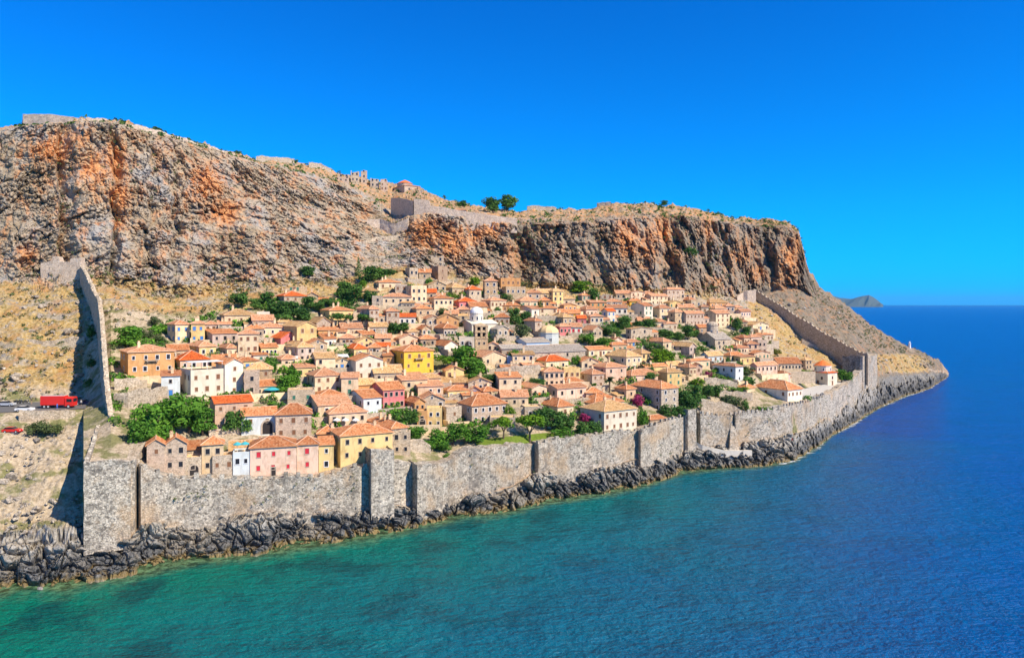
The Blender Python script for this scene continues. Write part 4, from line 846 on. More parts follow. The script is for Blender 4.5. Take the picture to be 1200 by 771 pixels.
TABLE = """
141 150 204.5 412.7 445 404 h ochre sal W=4 F=2 bal sh=plain ch=1|orange ochre house with balcony standing alone just inside the west wall
203.5 211 245 421.7 436 410.5 h pink red F=1 ch=0|pink house with vivid orange red roof, right beside the orange ochre house
- 189 211 440 466 435 s paleblue br W=1 F=1 door=blue|pale house with blue shopfront below the orange ochre house and its balcony
211 223.5 262.5 436 470 - f white tan W=3 F=2 sh=brown perg|whitish flat roofed house with terrace tables under a white awning
253 263.5 285 426 464 419 gy white or W=1 F=3 sh=brown ch=0|tall narrow white gabled house with three stacked windows
- 248 276 421 434 416 s ochre or F=1|ochre house with orange roof peeping out behind the tall narrow white gable
- 286 304 437 466 - f pinkstone tan W=1 F=2|narrow flat topped stone house right beside the tall narrow white gable
- 289 319 433 453 423 h tan tan W=2 F=2 sh=brown|sand coloured stone house with tan hipped roof above the turquoise parasol
246 252 296 472 503 463.5 gx pink red F=1 W=3 ch=0|long pale pink house with red orange ridge roof beside the big tree grove
196 205.5 222.5 380 402 375 h cream sal W=2 F=2 sh=blue|westmost of the small stone houses in the upper row, with blue windows
- 224 240 379 402 375 h yellow sal W=2 F=2 sh=blue ch=2|second small house of the upper west row, cream yellow with two chimneys
- 239 255 380 389 376 h pink sal F=1|low pinkish house tucked behind the upper west row of small houses
240 249 279 390.5 407 386 s mauve or W=3 F=1|long mauve pink house with thin orange roof edge in the upper west town
- 279 303 391 418 386 h cream sal W=3 F=2 sh=brown|tall cream house with dark loggia at the right end of the long mauve pink house
- 287 309 385 400 380 h stone or W=3 F=1 ch=1|grey stone house with orange roof rising behind the tall cream loggia house
257 263 301 369 384 362 h cream tan W=3 F=1 sh=brown ch=1|wide cream house with tan roof, highest house of the west end
- 301 316 367 377 - f white tan W=1|white cube like annex at the right end of the highest wide cream house
- 255 271 379.5 388 375.5 s white sal F=1|small white house with salmon roof just below the highest wide cream house
219 233.5 253 406 420 399 h yellow sal W=2 F=1 ch=0|cream yellow house with salmon hipped roof behind the pink house with vivid roof
253.5 266 280 408 419 402 h cream sal W=2 F=1|small cream house with salmon roof, right of the cream yellow hipped house
301 306 325 406.5 418 402 gx yellow or W=4 F=1 ch=3|small yellow house with several chimneys, below the red pink gabled house
293 297 314 415.5 425 413 s white or W=1 F=1|tiny white house with orange roof in front of the small yellow chimney house
- 172 193 521 546 511 gy pinkstone or W=1 F=1 ch=0|leftmost stone gable with orange roof just behind the corner bastion
- 193 219 520 554 507 gy pinkstone or W=2 F=2 ch=1|tall brownish stone gabled house with four small windows behind the bastion
- 219.5 237 526 541 515 s stone or W=1 F=1 ch=0|narrow stone house with steep orange roof above the dark arch
- 217 236 539 559 - f stone tan W=1 F=1 arch=.55|low stone house front with one large dark arch on the sea wall
- 236.5 262 521 556 508 h cream or W=2 F=2 ch=1|cream stone house with orange hipped roof, right of the large dark arch
- 249 274 538.5 561 - f grey tan W=2 F=1|grey stone terrace house with flat top in front of the wide tan roof
- 273 293 534 561 - f paleblue tan W=2 F=1|shaded bluish terrace house with turquoise parasols on top
- 269 320 533 548 509 gx cream tan F=1 W=1|low house under a wide tan yellow tiled roof behind the pink house with red shutters
- 293 347.5 526.5 561 513 h pink or W=3 F=2 sh=red door=dark dx=.5 ch=0|pinkish house with peeling plaster and small red shutters on the sea wall
- 348 373 523.5 560 513 h pink or W=1 F=2 sh=red ch=0|narrow pink house with two large red shutters, joined to the peeling pink house
- 373.5 391 520.5 555 513 s yellow or W=1 F=2 ch=0|narrow pale yellow house between the red shuttered pink house and the big yellow house
- 372 396 508 523 498 h yellow or W=2 F=1 ch=1|pale yellow house with orange roof just behind the narrow pale yellow house
387 399 460 514 553 501 h yellow or W=4 F=2 ch=1|biggest yellow house by the sea wall, long orange hipped roof and few windows
430 459 478 502 531 490 h stone or W=1 F=2 ch=3|rough stone house with broken front and orange roof behind the big yellow seafront house
- 459 481 505 533 - r stone tan|roofless stone ruin at the right end of the big yellow seafront house
- 283 323.5 486.5 510 477 gx paleblue or W=2 F=1 sh=brown arch=.75 ch=0|pale bluish white house with blue arched door and orange ridge roof
- 323 365 486 514 472 h pinkstone or W=3 F=2 sh=brown ch=0|pink grey stone house with pyramid shaped orange roof behind the red shuttered house
359 369 400 440.5 461 431 h cream sal W=3 F=2 ch=0|cream house with mottled red roof above a stone terrace, west of the white gabled house
- 337 369 459 475 - f stone tan W=2 F=1|rough stone terrace block beside the turquoise parasol and the trees
- 400 420 442 464 437 s cream sal W=1 F=2|cream house with sloping shoulder wall left of the pale blue house, above it
365 373 412 474.5 492 464 s cream sal W=2 F=1|plain cream house with broad flat tan roof behind the pink grey stone house
378 386 430 484.5 501 473 h salmon sal W=4 F=1 ch=0|salmon house with terrace of white parasols behind the big yellow seafront house
406 426 447 466 487 456 gx paleblue or W=2 F=1 ch=0|pale blue house with tan roof beside the rose red house
433 449 474 456.5 480 447 gx rose or W=4 F=2 ch=1|rose red house with orange roof beside the pale blue house
462 471 501 445 463 438 s cream sal W=2 F=1 ch=1|long cream house with brown red roof below the golden mansion
459 473.5 508 411.5 440 403 h gold or W=3 F=2 sh=brown bal ch=1|golden yellow mansion with brown shutters and orange roof, biggest house mid town
408 417 449 422 446 414.5 gy white or W=3 F=2 ch=1 stairs|bright white gabled house with outside stairs, left of the golden mansion
391 415 430 408.5 420 398 h yellow red W=1 F=1 ch=0|house with orange red hipped roof and grey side wall above the white gabled house
373 380 394 396.5 409 391 s white or W=1 F=1|small white house with orange roof right of the bright yellow tan roofed house
329 348 371 382 409 376 gy yellow tan W=2 F=2 ch=0|bright yellow tall house with tan roof and blue grey side, upper west town
325 349 368 407 424 399 h mauve tan W=2 F=2 ch=1|mauve brown house with tan orange hipped roof below the bright yellow tall house
312 329 349 395.5 407 388 gy rose red W=1 F=1 ch=0|red pink gabled house left of the bright yellow tall house
322 330 351 421 430 415 h salmon sal W=2 F=1|small salmon roofed house with white awning below the mauve brown house
361 371 388 377.5 390 371 gy grey tan W=1 F=1|grey stone gabled house with tan roof right of the bright yellow tall house
318 326 344 377 386 371 h stone tan F=1|small stone house with tan roof behind the bright yellow tall house
375 386 414 363.5 378 358.5 h yellow or W=3 F=1 ch=2|long cream yellow house with orange roof behind two clipped trees
418 433 444 362 386 357 h pinkstone sal W=2 F=3 ch=1|tall pinkish stone house right of the long cream yellow house
- 414 429 368 378 - f salmon tan W=1|low pinkish annex between the long cream yellow house and the tall pinkish stone house
324 333 359 346.5 361 340.5 h stone red W=3 F=2 ch=3|lone stone house with red orange roof high on the dry west slope
- 358 373 346 355 342 gy tan or W=1|small annex joined to the right end of the lone high stone house
- 330 360 334.5 342 - r tan tan|ochre roofless ruin on the dry slope behind the lone high stone house
- 423 444 341 351 336.5 h yellow tan W=2 F=1|small yellow house with tan roof among dark trees under the cliff
- 436 449 348 361 - f grey tan W=1|grey stone house below the small yellow house among dark trees
438 444 470 330.5 341 326.5 h cream or W=3 F=1 ch=2|cream house with orange roof right of the cypress below the gully
- 448 482 347.5 361 343 h cream sal W=4 F=1 ch=1|wide cream house with four windows, below the orange roofed cream house by the cypress
449 453 468 364.5 382 360 h pinkstone sal W=2 F=2|narrow pink grey house below the wide cream house with four windows
- 468 487 371 381 367 s white red W=3 F=1|low white house with red roof right of the narrow pink grey house
504.5 513.5 524.5 313 331 - f brown br W=1 F=2|tall brown flat topped tower house under the orange cliff
475 480 490 315 328 - f stone tan W=2 F=1|twin stone house left of the tall brown tower house, highest on the slope
- 491 505 319 329 314 s tan or W=1|half ruined stone house with orange roof between the twin stone house and brown tower house
475.5 482 500 336 356 - f cream tan W=3 F=2|tall pale grey block house with flat top on the upper slope
- 499 511 342 352 338 gx stone red W=1|small stone house with red roof right of the tall pale grey block house
- 463 477 334.5 347 - f pinkstone tan W=2|pinkish stone house left of the tall pale grey block house
516 530 546 337 348 331 h tan tan W=2 F=1|stone house with broad tan roof below the tall brown tower house
542 550 564 339 352 334 h stone red W=2 F=1 ch=1|stone house with bright red roof right of the broad tan roofed house
502 509 531 349.5 364 345 h cream or W=4 F=1|cream yellow house with orange roof above the clipped bright hedge tree, upper middle town
532 538 558 353 365 348 h rose red W=3 F=1|rose walled house with bright orange red roof above the white domed church
564 575 593 352 366 348 h cream sal W=4 F=1 ch=1|wide cream stone house with salmon roof, upper right of the white domed church
566 568 583 329 348 325 h tan sal W=2 F=2 ch=2|tall ochre stone house right of the bright tree under the cliff
581 587 610 327 340 - f ochre sal W=4 F=1|long ochre stone house, upper of the stepped pair under the cliff
588 593 616 337 350 - f tan sal W=4 F=1|ochre stone house, lower of the stepped pair under the cliff
604 610 630 352.5 361 347 h cream sal W=3 F=1|yellow cream house with salmon roof below the stepped ochre pair
605 623 632 361.5 374 357 gx white sal W=1 F=1|white house with mauve shaded side and pink roof, right of the wide cream stone house
483 488 506 361.5 374 357 h tan or W=2 F=1|tan stone house with orange tan roof left of the round dark tree, mid slope
494 500 516 373 383 369 gy stone sal W=2 F=1|cream stone gabled house below the round dark tree
506 520 536 384.5 396 379 h pinkstone or W=4 F=1 ch=1|long pink brown stone house left of the white domed church
484.5 494.5 505 385 393 380 gy tan or W=2 F=1|tan gabled house between the long pink brown house and the trees
473 478 490 388.5 397 385 h stone tan W=1|little tan roofed house above the golden mansion and to its left
- 440 458 395.5 404 391 gx cream sal W=1|cream house with flat orange roof left of the little tan roofed house
458 468 490 396 406 391 gy salmon sal W=2|pinkish house with two small gables just above the golden mansion
488 493 511 397 406 392 h brown or W=2|brown walled house with orange roof right above the golden mansion
505 521 537 404.5 415 398 gy white or W=1 F=1|white gabled house with orange roof between the golden mansion and the bell tower
- 538 556 396.5 411 - f white tan W=2 F=1 arch=.6|pale courtyard front with arches left of the bell tower
574 583 596 385 397 381 gy grey gr W=2 F=1|grey stone gabled house right of the white domed church
- 580 597 371.5 382 366 h pinkstone or W=3 F=1|pinkish stone house with orange roof behind the white domed church, to its right
- 590 604 367 376 362 gy white red W=1|small white gabled house with red roof right of the white domed church
- 571 584 403.5 411 400 gy cream sal W=2|little cream gabled house right of the bell tower
549 565 593 418 434 410.5 gy cream sal W=2 F=1 ch=0|large cream gabled house with two red windows right of the big dark tree
- 594 608 418.5 428 - f blue tan W=1|sky blue low house under the tree, below the grey slab roofs
582 588 614 408 421 403.5 gx grey gr W=2 F=1|grey slab roofed house between the large cream gable and the blue church end
627 640 666 423 434 416 h cream red W=2 F=1 ch=0|cream house with striking red orange roof below the stone slab roofed church
632 638 661 435.5 453 430 h salmon sal W=4 F=2|pinkish cream house with many small windows below the striking red roof
- 661 680 433 449 - f yellow tan W=3 F=1|plain flat topped yellow house right of the pinkish cream house with many windows
680 694 708 438.5 455 432 h pinkstone sal W=2 F=2 ch=1|stone house with hipped tan roof right of the plain flat yellow house
693 710 734 430.5 448 424 h pink sal W=2 F=2|pink house with dusty pink roof behind the palm tree
709 734 752 418 435 409 h cream tan W=3 F=2 sh=plain|large cream house with wide tan orange roof right of the slab roofed church
737 752 762 414 427 407 h yellow tan W=2 F=2|yellow cream house joined behind the large cream house with wide tan orange roof
728 740 771 440 450 432 h pink sal W=3 F=1|long low house with salmon roof behind the big stone house, with a tree in front
739 775 795 455.5 482 445 h grey or W=2 F=3 sh=plain ch=0|big grey stone house with orange hipped roof, tall shaded side, above the sea wall
771 782 799 436.5 453 431 h yellow tan W=2 F=2|square yellow cream house with tan hipped roof right above the big grey stone house
778 783 800 427.5 434 423 gx cream tan W=2|low cream house with tan roof behind the square yellow cream house
720 734 745 456 470 450 h salmon or W=1 F=1|small salmon house with tan roof left of the big grey stone house
673 697 731 473 481 460.5 h cream or W=4 F=1 ch=1|long low cream house with orange tan roof, directly behind the white house with five windows
680 708 746 486.5 512 474 h white tan W=5 F=2 sh=brown ch=2|large white house with five upper windows right on the sea wall
632 653.5 672 476.5 491 466 h cream or W=1 F=1 sh=brown ch=1|cream house with orange hipped roof and one large brown window, behind green bushes
638 653 687 455 470 450 gx pink sal W=3 F=1 ch=2|wide pink house with salmon roof and chimneys above the orange roofed house by the bushes
655 664 683 447.5 456 442 h cream or W=2 F=1|small cream house with bright orange roof above the wide pink house
- 687 706 460 468 453 h salmon or W=2|little house with orange roof right of the wide pink house
602 623 641 454 468 448.5 gy salmon sal W=2 F=1 door=orange ch=0|stone gabled house with orange door beside the small palm
610 615 637 478.5 490 - f grey tan W=2 F=1|grey flat topped stone hut below the stone gable with orange door
755 762 780 491.5 498 483 h brown or W=0 F=1 ch=0|small brown orange hipped kiosk roof just inside the sea wall
580 585 611 442 464 437 s cream or W=2 F=2 ch=1|tall cream house with straight orange roof edge below the retaining wall
516 525 549 457.5 471 451 h yellow or W=3 F=1|yellow ochre house with orange roof below the tan stepped roof
- 549 564 457 465 449 gy pinkstone or W=2|small pinkish gable house joined to the right of the yellow ochre house
559 567 583.5 458.5 469 453 h cream or W=2 F=1|little cream house with neat orange hipped roof left of the tall cream house
537 553 594 475.5 497 462 h pinkstone or W=5 F=2 ch=1|big pink stone house with broad orange roof above the garden trees
- 574 604 491 503 - f grey tan W=2 F=1|grey stone terrace with plants in front of the big pink stone house
- 500 518 480 501 - f yellow tan W=2 F=2|ruined looking flat yellow house above the garden bushes
- 489 501 483.5 500 - f ochre tan W=1 F=1 arch=.5|ochre low house front with arch, left of the flat yellow house
517 523 541 479 499 - f grey tan W=1 F=1|grey flat topped stone house left of the big pink stone house
468 486 498 471 485 463.5 gy ochre or W=2 F=1 ch=2|ochre house with steep orange roof right of the rose red house
- 508 529 450.5 462 - f grey tan W=1 F=1|flat grey terrace roofed house right of the long cream house
- 517 547 447.5 456 440 s tan tan W=1|low house under sandy stepped roofs, right of the golden mansion and its tree
643 648 660 341 359 337 h yellow tan W=2 F=3|tall cream yellow house right under the dark cliff cleft
678 682 692 346 357 343 h stone or W=2|stone house with orange roof half hidden in the bright green trees
676 687 700 362.5 371 357.5 h pink sal W=3 F=1|pale pink house with salmon roof below the bright green trees
705 712 721 364 379 361 gx white red W=2 F=2 sh=blue|small white and blue house with red roof edge, upper right town
- 712 735 360.5 371 356.5 gx white sal W=4 F=1|white cluster house behind the small white and blue house
- 711 729 353.5 360 350 h cream sal W=4|pale low house above the white cluster house
739 755 765 358 375 354 gx white br W=2 F=3|tall white house with grey side and brown roof, upper right town
- 738 751 352.5 360 348 h gold or W=2|small orange yellow house above the tall white house with brown roof
765 773 786 361 374 356 h cream sal W=2 F=2|cream stone house right of the tall white house with brown roof
783 791 801 365.5 380 361 h tan sal W=1 F=2|tan stone house left of the long pinkish house with rows of windows
778 782 802 339 352 336 h pinkstone sal W=4 F=2|big pale pinkish house with flat red edge, highest house at the right below the cliff
689 692 707 370.5 382 367 h cream sal W=3 F=1|cream house with three windows left of the small white and blue house
- 677 687 372.5 382 369 gx rose red W=1|narrow red pink house left of the cream house with three windows
- 665 680 366.5 373 361 gx gold or W=2|bright orange yellow low house above the narrow red pink house
640 660 671 371.5 383 366 h tan tan W=2|wide tan stone house above the pink house next to the orange dome
- 646 665 365.5 371 362 gx brown or W=3|brick coloured low house above the wide tan stone house
651 656 669 382.5 394 378 h rose sal W=3 F=1|rose pink house right of the orange domed church
- 669 682 382.5 393 378 gx white sal W=2 sh=red|cream house with red windows right of the rose pink house near the orange dome
683 695 706 386 397 381 gy stone sal W=2 F=1|cream stone gabled house right of the orange domed church
614 627 635 376 392 372 h pinkstone br W=1 F=2|brown stone house just above and left of the orange dome
715 720 729 398 406 393 gy pink sal W=1|small pink gabled house among trees above the large cream house with wide roof
729 735 750 401 407 396 h cream sal W=2|low salmon roofed house among trees right of the small pink gable
753 777 787 400.5 412 395 h cream sal W=1 F=1|house with long mauve side wall and faded roof above the bright tree
787 808 816 405.5 420 399 gy mauve tan W=2 F=2 ch=0|mauve gabled house with tan roof left of the small cypress
- 700 718 344 354 - r grey tan|pale roofless stone ruin under the right cliff, above the white houses
- 797 815 343.5 353 - r cream tan|pale ruin joined to the right of the highest pinkish house
797 808 816 351.5 358 347 h brown br W=1|brown red roofed house below the highest pinkish house
- 810 828 352.5 362 - f cream tan W=3|pale flat stone house right of the brown red roofed house
822 832 853 354.5 361 350 h ochre tan W=4|long ochre house with tan roof near the east edge of the upper town
- 796 814 360 367 356 gx yellow sal W=3|low yellow house left of the long ochre house, one row lower
800 804 825 367 382 363 gx pinkstone sal W=5 F=2|long pinkish house with two rows of small windows
- 822 830.5 359.5 369 355 h stone sal W=1|narrow stone house behind the right end of the long pinkish house
829 838 851 361.5 369 357 h salmon sal W=3|salmon roofed house above the cream house with nine windows
825 839 855 367 383 363 gx cream sal W=3 F=3|cream house with nine windows in three rows above the grey stone church
862 868 880 364.5 374 361 gx pink sal W=4 F=1|pink house at the east edge of the upper town, nearest the east slope
858 862 870 360 369 357 h pink sal W=2|small pink house rising behind the east edge pink house
- 851 861 358.5 368 354 h pinkstone sal W=2|narrow pinkish house left of the east edge pink houses
813 819 832 383 394 377 gx brown or W=2|brown house with bright orange roof left of the grey church dome
861 872 879 395.5 405 392 h salmon br W=2|pinkish brown house right of the grey stone church, behind the ruined looking cluster
876 880 893 395 405 392 h pink sal W=2|pink stone house at the top of the cluster on the east slope edge
- 876 889 403 415 399 h salmon sal W=2|pink stone house in front of the east slope cluster, left of its tower
- 888 898.5 399.5 415 - f pinkstone tan W=2 F=2|square pink stone tower house at the right end of the east slope cluster
848 864 877 407.5 415 403 h salmon br W=2|house with rusty brown roof right below the grey stone church
821 830 847 416.5 427 412 gx paleblue tan W=3 F=1|pale blue white house right of the small cypress
847 856 872 416.5 424 411 h cream or W=3 F=1|cream house with orange roof right of the pale blue white house
880 887 911 428 440 421.5 gx pink sal W=5 F=1|long pinkish house joined left of the cream house with seven windows
- 912 939 425.5 437 418.5 gx cream or W=7 F=1|long cream house with seven windows and tan orange roof, left of the white church
939 944 952 422 433 418.5 h tan tan W=2|small ochre stone house between the seven window house and the white church
835 862 871 429.5 448 425 h paleblue sal W=1 F=2 ch=1|pale house with wide bluish side wall and tan roof above the walled garden
788 808 816 430.5 443 425 h cream sal W=2 F=1|cream house with tan roof above the bright bush, left of the rosy gable
- 815.5 823 428.5 440 424 gy pink sal W=1|narrow rosy gabled house with arched window
898 920 926 438.5 449 433 h mauve br W=1|brown roofed house with dark shaded side behind the big orange roof near the square
883 923 940 457 470.5 445 h white or W=4 F=1 sh=brown ch=1|big white house with broad bright orange hipped roof, next to the church square
864 875 885 454.5 460 449 h cream or W=1|low orange roof just left of the big white house near the square
- 395 406 388 396 383 gx cream sal W=2|little cream house between the two clipped trees and the orange red hipped roof
- 398 416 396 405 391 h salmon sal W=2|little salmon roofed house above the orange red hipped roof with grey side
414 424 441 391.5 401 387 gx grey or W=2|grey sided house with long orange roof below the tall pinkish stone house
- 431 446 407 416 402 h salmon or W=2|pinkish house with orange roof just left of the golden mansion
- 441 457 405 415 401 gx cream red W=2|cream house with red roof touching the golden mansion on its left
- 449 462 416 428 411 s ochre or W=1|small ochre house with orange roof squeezed against the golden mansion
- 470 486 354.5 363 350 h stone tan W=2|stone house with tan roof below the tall pale grey block house
- 521 537 367 376 363 gx stone sal W=2|stone house right of the round dark tree, above the long pink brown house
- 536 550 362.5 372 358 h brown sal W=2|brownish house just above the white domed church's left side
- 632 645 352 360 348 h ochre or W=2|ochre house right of the yellow cream house below the stepped ochre pair
- 618 634 343 351 339 h salmon sal W=2|salmon house under the cliff right of the stepped ochre pair
- 660 674 350 358 346 h cream tan W=2|cream house in front of the bright green trees, right of the tall cream yellow house
- 722 739 343.5 351 340 gx tan sal W=3|tan house on the golden slope under the right cliff
- 752 768 344.5 352 341 h pinkstone sal W=2|pinkish house left of the highest house at the right
- 748 762 375.5 384 371 gx stone sal W=2|stone house below the tall white house with brown roof, beside green trees
- 765 781 377 387 373 h cream sal W=2|cream house below the cream stone house, beside the tan stone house
- 862 876 377 386 373 h tan sal W=2|tan house right of the cream house with nine windows, beside shrubs
""".strip().splitlines()
for row in TABLE: house(row)
# ------------------------------------------------------------------ churches
def comp(root, spec, extra=0.0, mats=None, foundation=3.5):
    """one box of a building, laid out like a house, its wall and roof hung under root"""
    s = spec.split(); xl, xc, xr, ev, ba = [None if q == '-' else float(q) for q in s[:5]]; top = float(s[5]); kind, wm, rm = s[6:9]
    x, D, z = hit(xc, ba, V5 + 1); k = (xr - CX) / F; best = None
    for t in range(4, 60, 2):
        c, sn = cos(radians(t)), sin(radians(t)); w = (k*D - x) / (c - k*sn); k2 = (xl - CX) / F; den = sn + k2*c
        d = (x - k2*D) / den if den > 1e-3 else 99
        cost = abs(t - 33) / 22 + abs(math.log(max(d, .5) / min(max(w, 6), 16)))
        if best is None or cost < best[0]: best = (cost, radians(t), w, d)
    _, th, w, d = best; d = min(max(d, 3.5), 24); H = (ba - ev) / F * D
    rise = max((ev - top) / F * D - d/2 * max(ZC - z - H, 0) / D, .12 * min(w, d))
    if root is None: root = empty('church', (x, D, z), 0)
    L = np.array((x, D, z)) - np.array(root.location)
    wl = obj('wall', body_mesh(kind, w, d, H, rise, WALL[wm], foundation), root, L, th)
    rf = obj('roof', roof_mesh(kind, w, d, rise, ROOF.get(rm) or WALL[rm]), root, L + (0, 0, H + .02), th)
    def loc(u, v, zz): return (L[0] + u*cos(th) - v*sin(th), L[1] + u*sin(th) + v*cos(th), L[2] + zz)
    return root, dict(w=w, d=d, H=H, rise=rise, th=th, loc=loc, D=D)
def cwin(root, g, pts, st='dark', left=(), sc=1.0):
    for u, zz in pts: o = obj('window', WIN[st], root, g['loc'](u * g['w'], 0, zz * g['H']), g['th']); o.scale = (sc, 1, sc)
    for v, zz in left: o = obj('window', WIN[st], root, g['loc'](0, v * g['d'], zz * g['H']), g['th'] - pi/2); o.scale = (sc, 1, sc)
def dome(root, c, r, h_drum, h_dome, m_drum, m_dome, n=20, wins=8, cone=False, name='dome'):
    mb = MB(); mb.lathe([(r, -2), (r, h_drum), (r * 1.06, h_drum), (r * 1.06, h_drum + .25), (r*.99, h_drum + .25)], n); dr = obj('drum', mb.mesh('drum', [m_drum]), root, c)
    pr = [(r * 1.08, 0), (r * .5, h_dome * .62), (0, h_dome)] if cone else [(r * cos(a), h_dome * sin(a)) for a in np.linspace(0, pi/2, 8)]
    mb = MB(); mb.lathe(pr, n); obj(name, mb.mesh(name, [m_dome], smooth=not cone), root, (c[0], c[1], c[2] + h_drum + .26))
    for i in range(wins):
        a = 2 * pi * i / wins + .2
        o = obj('window', WIN['plain'], dr, (r * cos(a), r * sin(a), h_drum * .5), a + pi/2); o.scale = (.6, 1, min(1, h_drum * .42))
# white domed church mid town
ch, g = comp(None, '540 553 583 379 393 375 gx white white'); tag(ch, 'white domed church in the middle of the town, behind the stone bell tower', 'church')
dome(ch, g['loc'](g['w'] * .33, g['d'] * .35, g['H']), 2.7, 4.0, 2.5, WALL['white'], M_WHITE); cwin(ch, g, [(.5, .5), (.8, .5)])
mb = MB(); w_ = g['w']; mb.lathe([(3.0, -3), (3.0, 3.2), (2.6, 4.2), (1.4, 5), (0, 5.3)], 16); obj('apse', mb.mesh('apse', [WALL['white']], True), ch, g['loc'](w_ * .98, g['d'] * .45, 0))
# bell tower
x, D, z = hit(557, 411); sc = D / F; bt = empty('bell_tower', (x, D, z), radians(12)); tag(bt, 'tan stone bell tower with arched openings in front of the white domed church', 'bell tower')
wB, hB = 15 * sc, 29 * sc; mb = MB()
mb.box(0, wB, 0, wB, -3, hB * .48, 0, 'b'); mb.box(-.2, wB + .2, -.2, wB + .2, hB * .48, hB * .51, 0)
q = wB * .16
for z0, z1 in ((hB * .51, hB * .74), (hB * .77, hB * .97)):
    for u in (0, .5, 1):
        for v in (0, .5, 1):
            if u == v == .5: continue
            x0, y0 = u * (wB - q), v * (wB - q); mb.box(x0, x0 + q, y0, y0 + q, z0, z1, 0, 'tb')
    mb.box(q*.3, wB-q*.3, q*.3, wB-q*.3, z0, z0+.5, 0); mb.box(-.12, wB+.12, -.12, wB+.12, z1 - .1, z1 + hB*.03, 0)
    mb.box(q, wB-q, wB*.45, wB*.55, z0, z1, 1, 'tb')
obj('shaft', mb.mesh('shaft', [WALL['tan'], M_DARK]), bt)
mb = MB(); t0 = hB; mb.box(-.1, wB + .1, -.1, wB + .1, t0, t0 + .2, 0); mb.poly([(0,0,t0+.2),(wB,0,t0+.2),(wB/2,wB/2,t0+1.2)]); mb.poly([(wB,0,t0+.2),(wB,wB,t0+.2),(wB/2,wB/2,t0+1.2)]); mb.poly([(wB,wB,t0+.2),(0,wB,t0+.2),(wB/2,wB/2,t0+1.2)]); mb.poly([(0,wB,t0+.2),(0,0,t0+.2),(wB/2,wB/2,t0+1.2)])
obj('cap', mb.mesh('cap', [WALL['tan']]), bt)
for s_ in (.3, .7): obj('window', WIN['dark'], bt, (wB * s_, 0, hB * .3)).scale = (.7, 1, .7)
# blue church with orange dome and slab roofs
ch, g = comp(None, '602 617 644 401 410 396 gx blue gr'); tag(ch, 'church with pale blue gable, grey slab roofs and an orange dome', 'church')
_, g2 = comp(ch, '598 613 686 413 425 405 gx grey gr'); cwin(ch, g2, [(.15, .6), (.4, .6), (.7, .6)])
p_ = hit(652, 404); r_ = 12 * p_[1] / F
dome(ch, np.array(p_) - np.array(ch.location) + (-3.2, 1.5, -.5), r_, 15 * p_[1] / F, 3.0, WALL['paleblue'], ROOF['tan'], 10, 4)
# grey stone church at the right
ch, g = comp(None, '819 838 856 397 410 389 gx stone gr'); tag(ch, 'grey stone church with low stone dome, right part of the town', 'church')
dome(ch, g['loc'](g['w'] * .45, g['d'] * .6, g['H']), 2.7, g['rise'] + 3.0, 1.7, WALL['grey'], WALL['grey'], 12, 6); cwin(ch, g, [(.25, .62), (.55, .62), (.3, .25), (.7, .25)], left=[(.5, .6)])
mb = MB(); mb.lathe([(2.2, -3), (2.2, 4), (1.5, 5.2), (0, 5.8)], 12); obj('apse', mb.mesh('apse', [WALL['stone']]), ch, g['loc'](g['w'] * 1.02, g['d'] * .5, 0))
# white church by the sea at the east end
ch, g = comp(None, '947.5 970 981 437 452 434 h white red'); tag(ch, 'bright white church with red roofed drum, on the square at the east end', 'church')
dome(ch, g['loc'](g['w'] * .5, g['d'] * .5, g['H']), 9.6 * g['D'] / F, g['rise'] * .4 + 2.6, 2.6, WALL['white'], ROOF['red'], 12, 6, True); cwin(ch, g, [(.5, .6)], left=[(.3, .55), (.7, .55)])
obj('door', DOOR['wood'], ch, g['loc'](0, g['d'] * .5, 0), g['th'] - pi/2); obj('door', DOOR['wood'], ch, g['loc'](g['w'] * .5, 0, 0), g['th'])
# red domed church on the plateau and the ruins beside it
ch, g = comp(None, '459 474 492 217 225 214 h pinkstone sal'); tag(ch, 'red domed church alone on the plateau skyline', 'church')
dome(ch, g['loc'](g['w'] * .45, g['d'] * .5, g['H']), 5.0, 2.2, 2.6, WALL['pinkstone'], ROOF['red'], 12, 6, True); cwin(ch, g, [(.3, .5), (.7, .5)])
for row in """
- 396 409 203 213 - r pinkstone tan|westmost roofless pinkish ruin on the plateau skyline
- 411 421 200.5 214 - r stone tan|low broken ruin between the westmost skyline ruin and the ruined tower
- 423 430 197.5 215 - r pinkstone tan|thin ruined tower wall standing tallest on the skyline
- 434 444 208 219 - r grey tan|grey ruin right of the thin skyline tower, west of the red domed church
- 446 454 208.5 223 - r pinkstone tan|square ruined house just left of the red domed church on the skyline
- 531 546 246 253 - h pinkstone sal W=3 F=1|small house built on the upper fort wall at the orange cliff edge
- 505 520 300 307 - r stone tan|stone ruin remains under the orange cliff above the brown tower house
""".strip().splitlines(): house(row)
# lighthouse at the far point
x, D, z = hit(1066, 411, V3, V11); lh = empty('lighthouse', (x, D, z)); lh.scale = (.62,) * 3; tag(lh, 'tiny white lighthouse with keeper house on the far rocky point', 'lighthouse')
mb = MB(); mb.box(-5, 4, -3, 3, -2, 3.2, 0, 'b'); obj('keeper_house', mb.mesh('keeper_house', [WALL['stone']]), lh)
mb = MB(); mb.lathe([(1.5, 3), (1.1, 9), (1.6, 9), (1.6, 9.4), (.9, 9.4), (.9, 11), (0, 12.2)], 10); obj('tower', mb.mesh('tower', [M_WHITE]), lh, (0, 0, -.3))

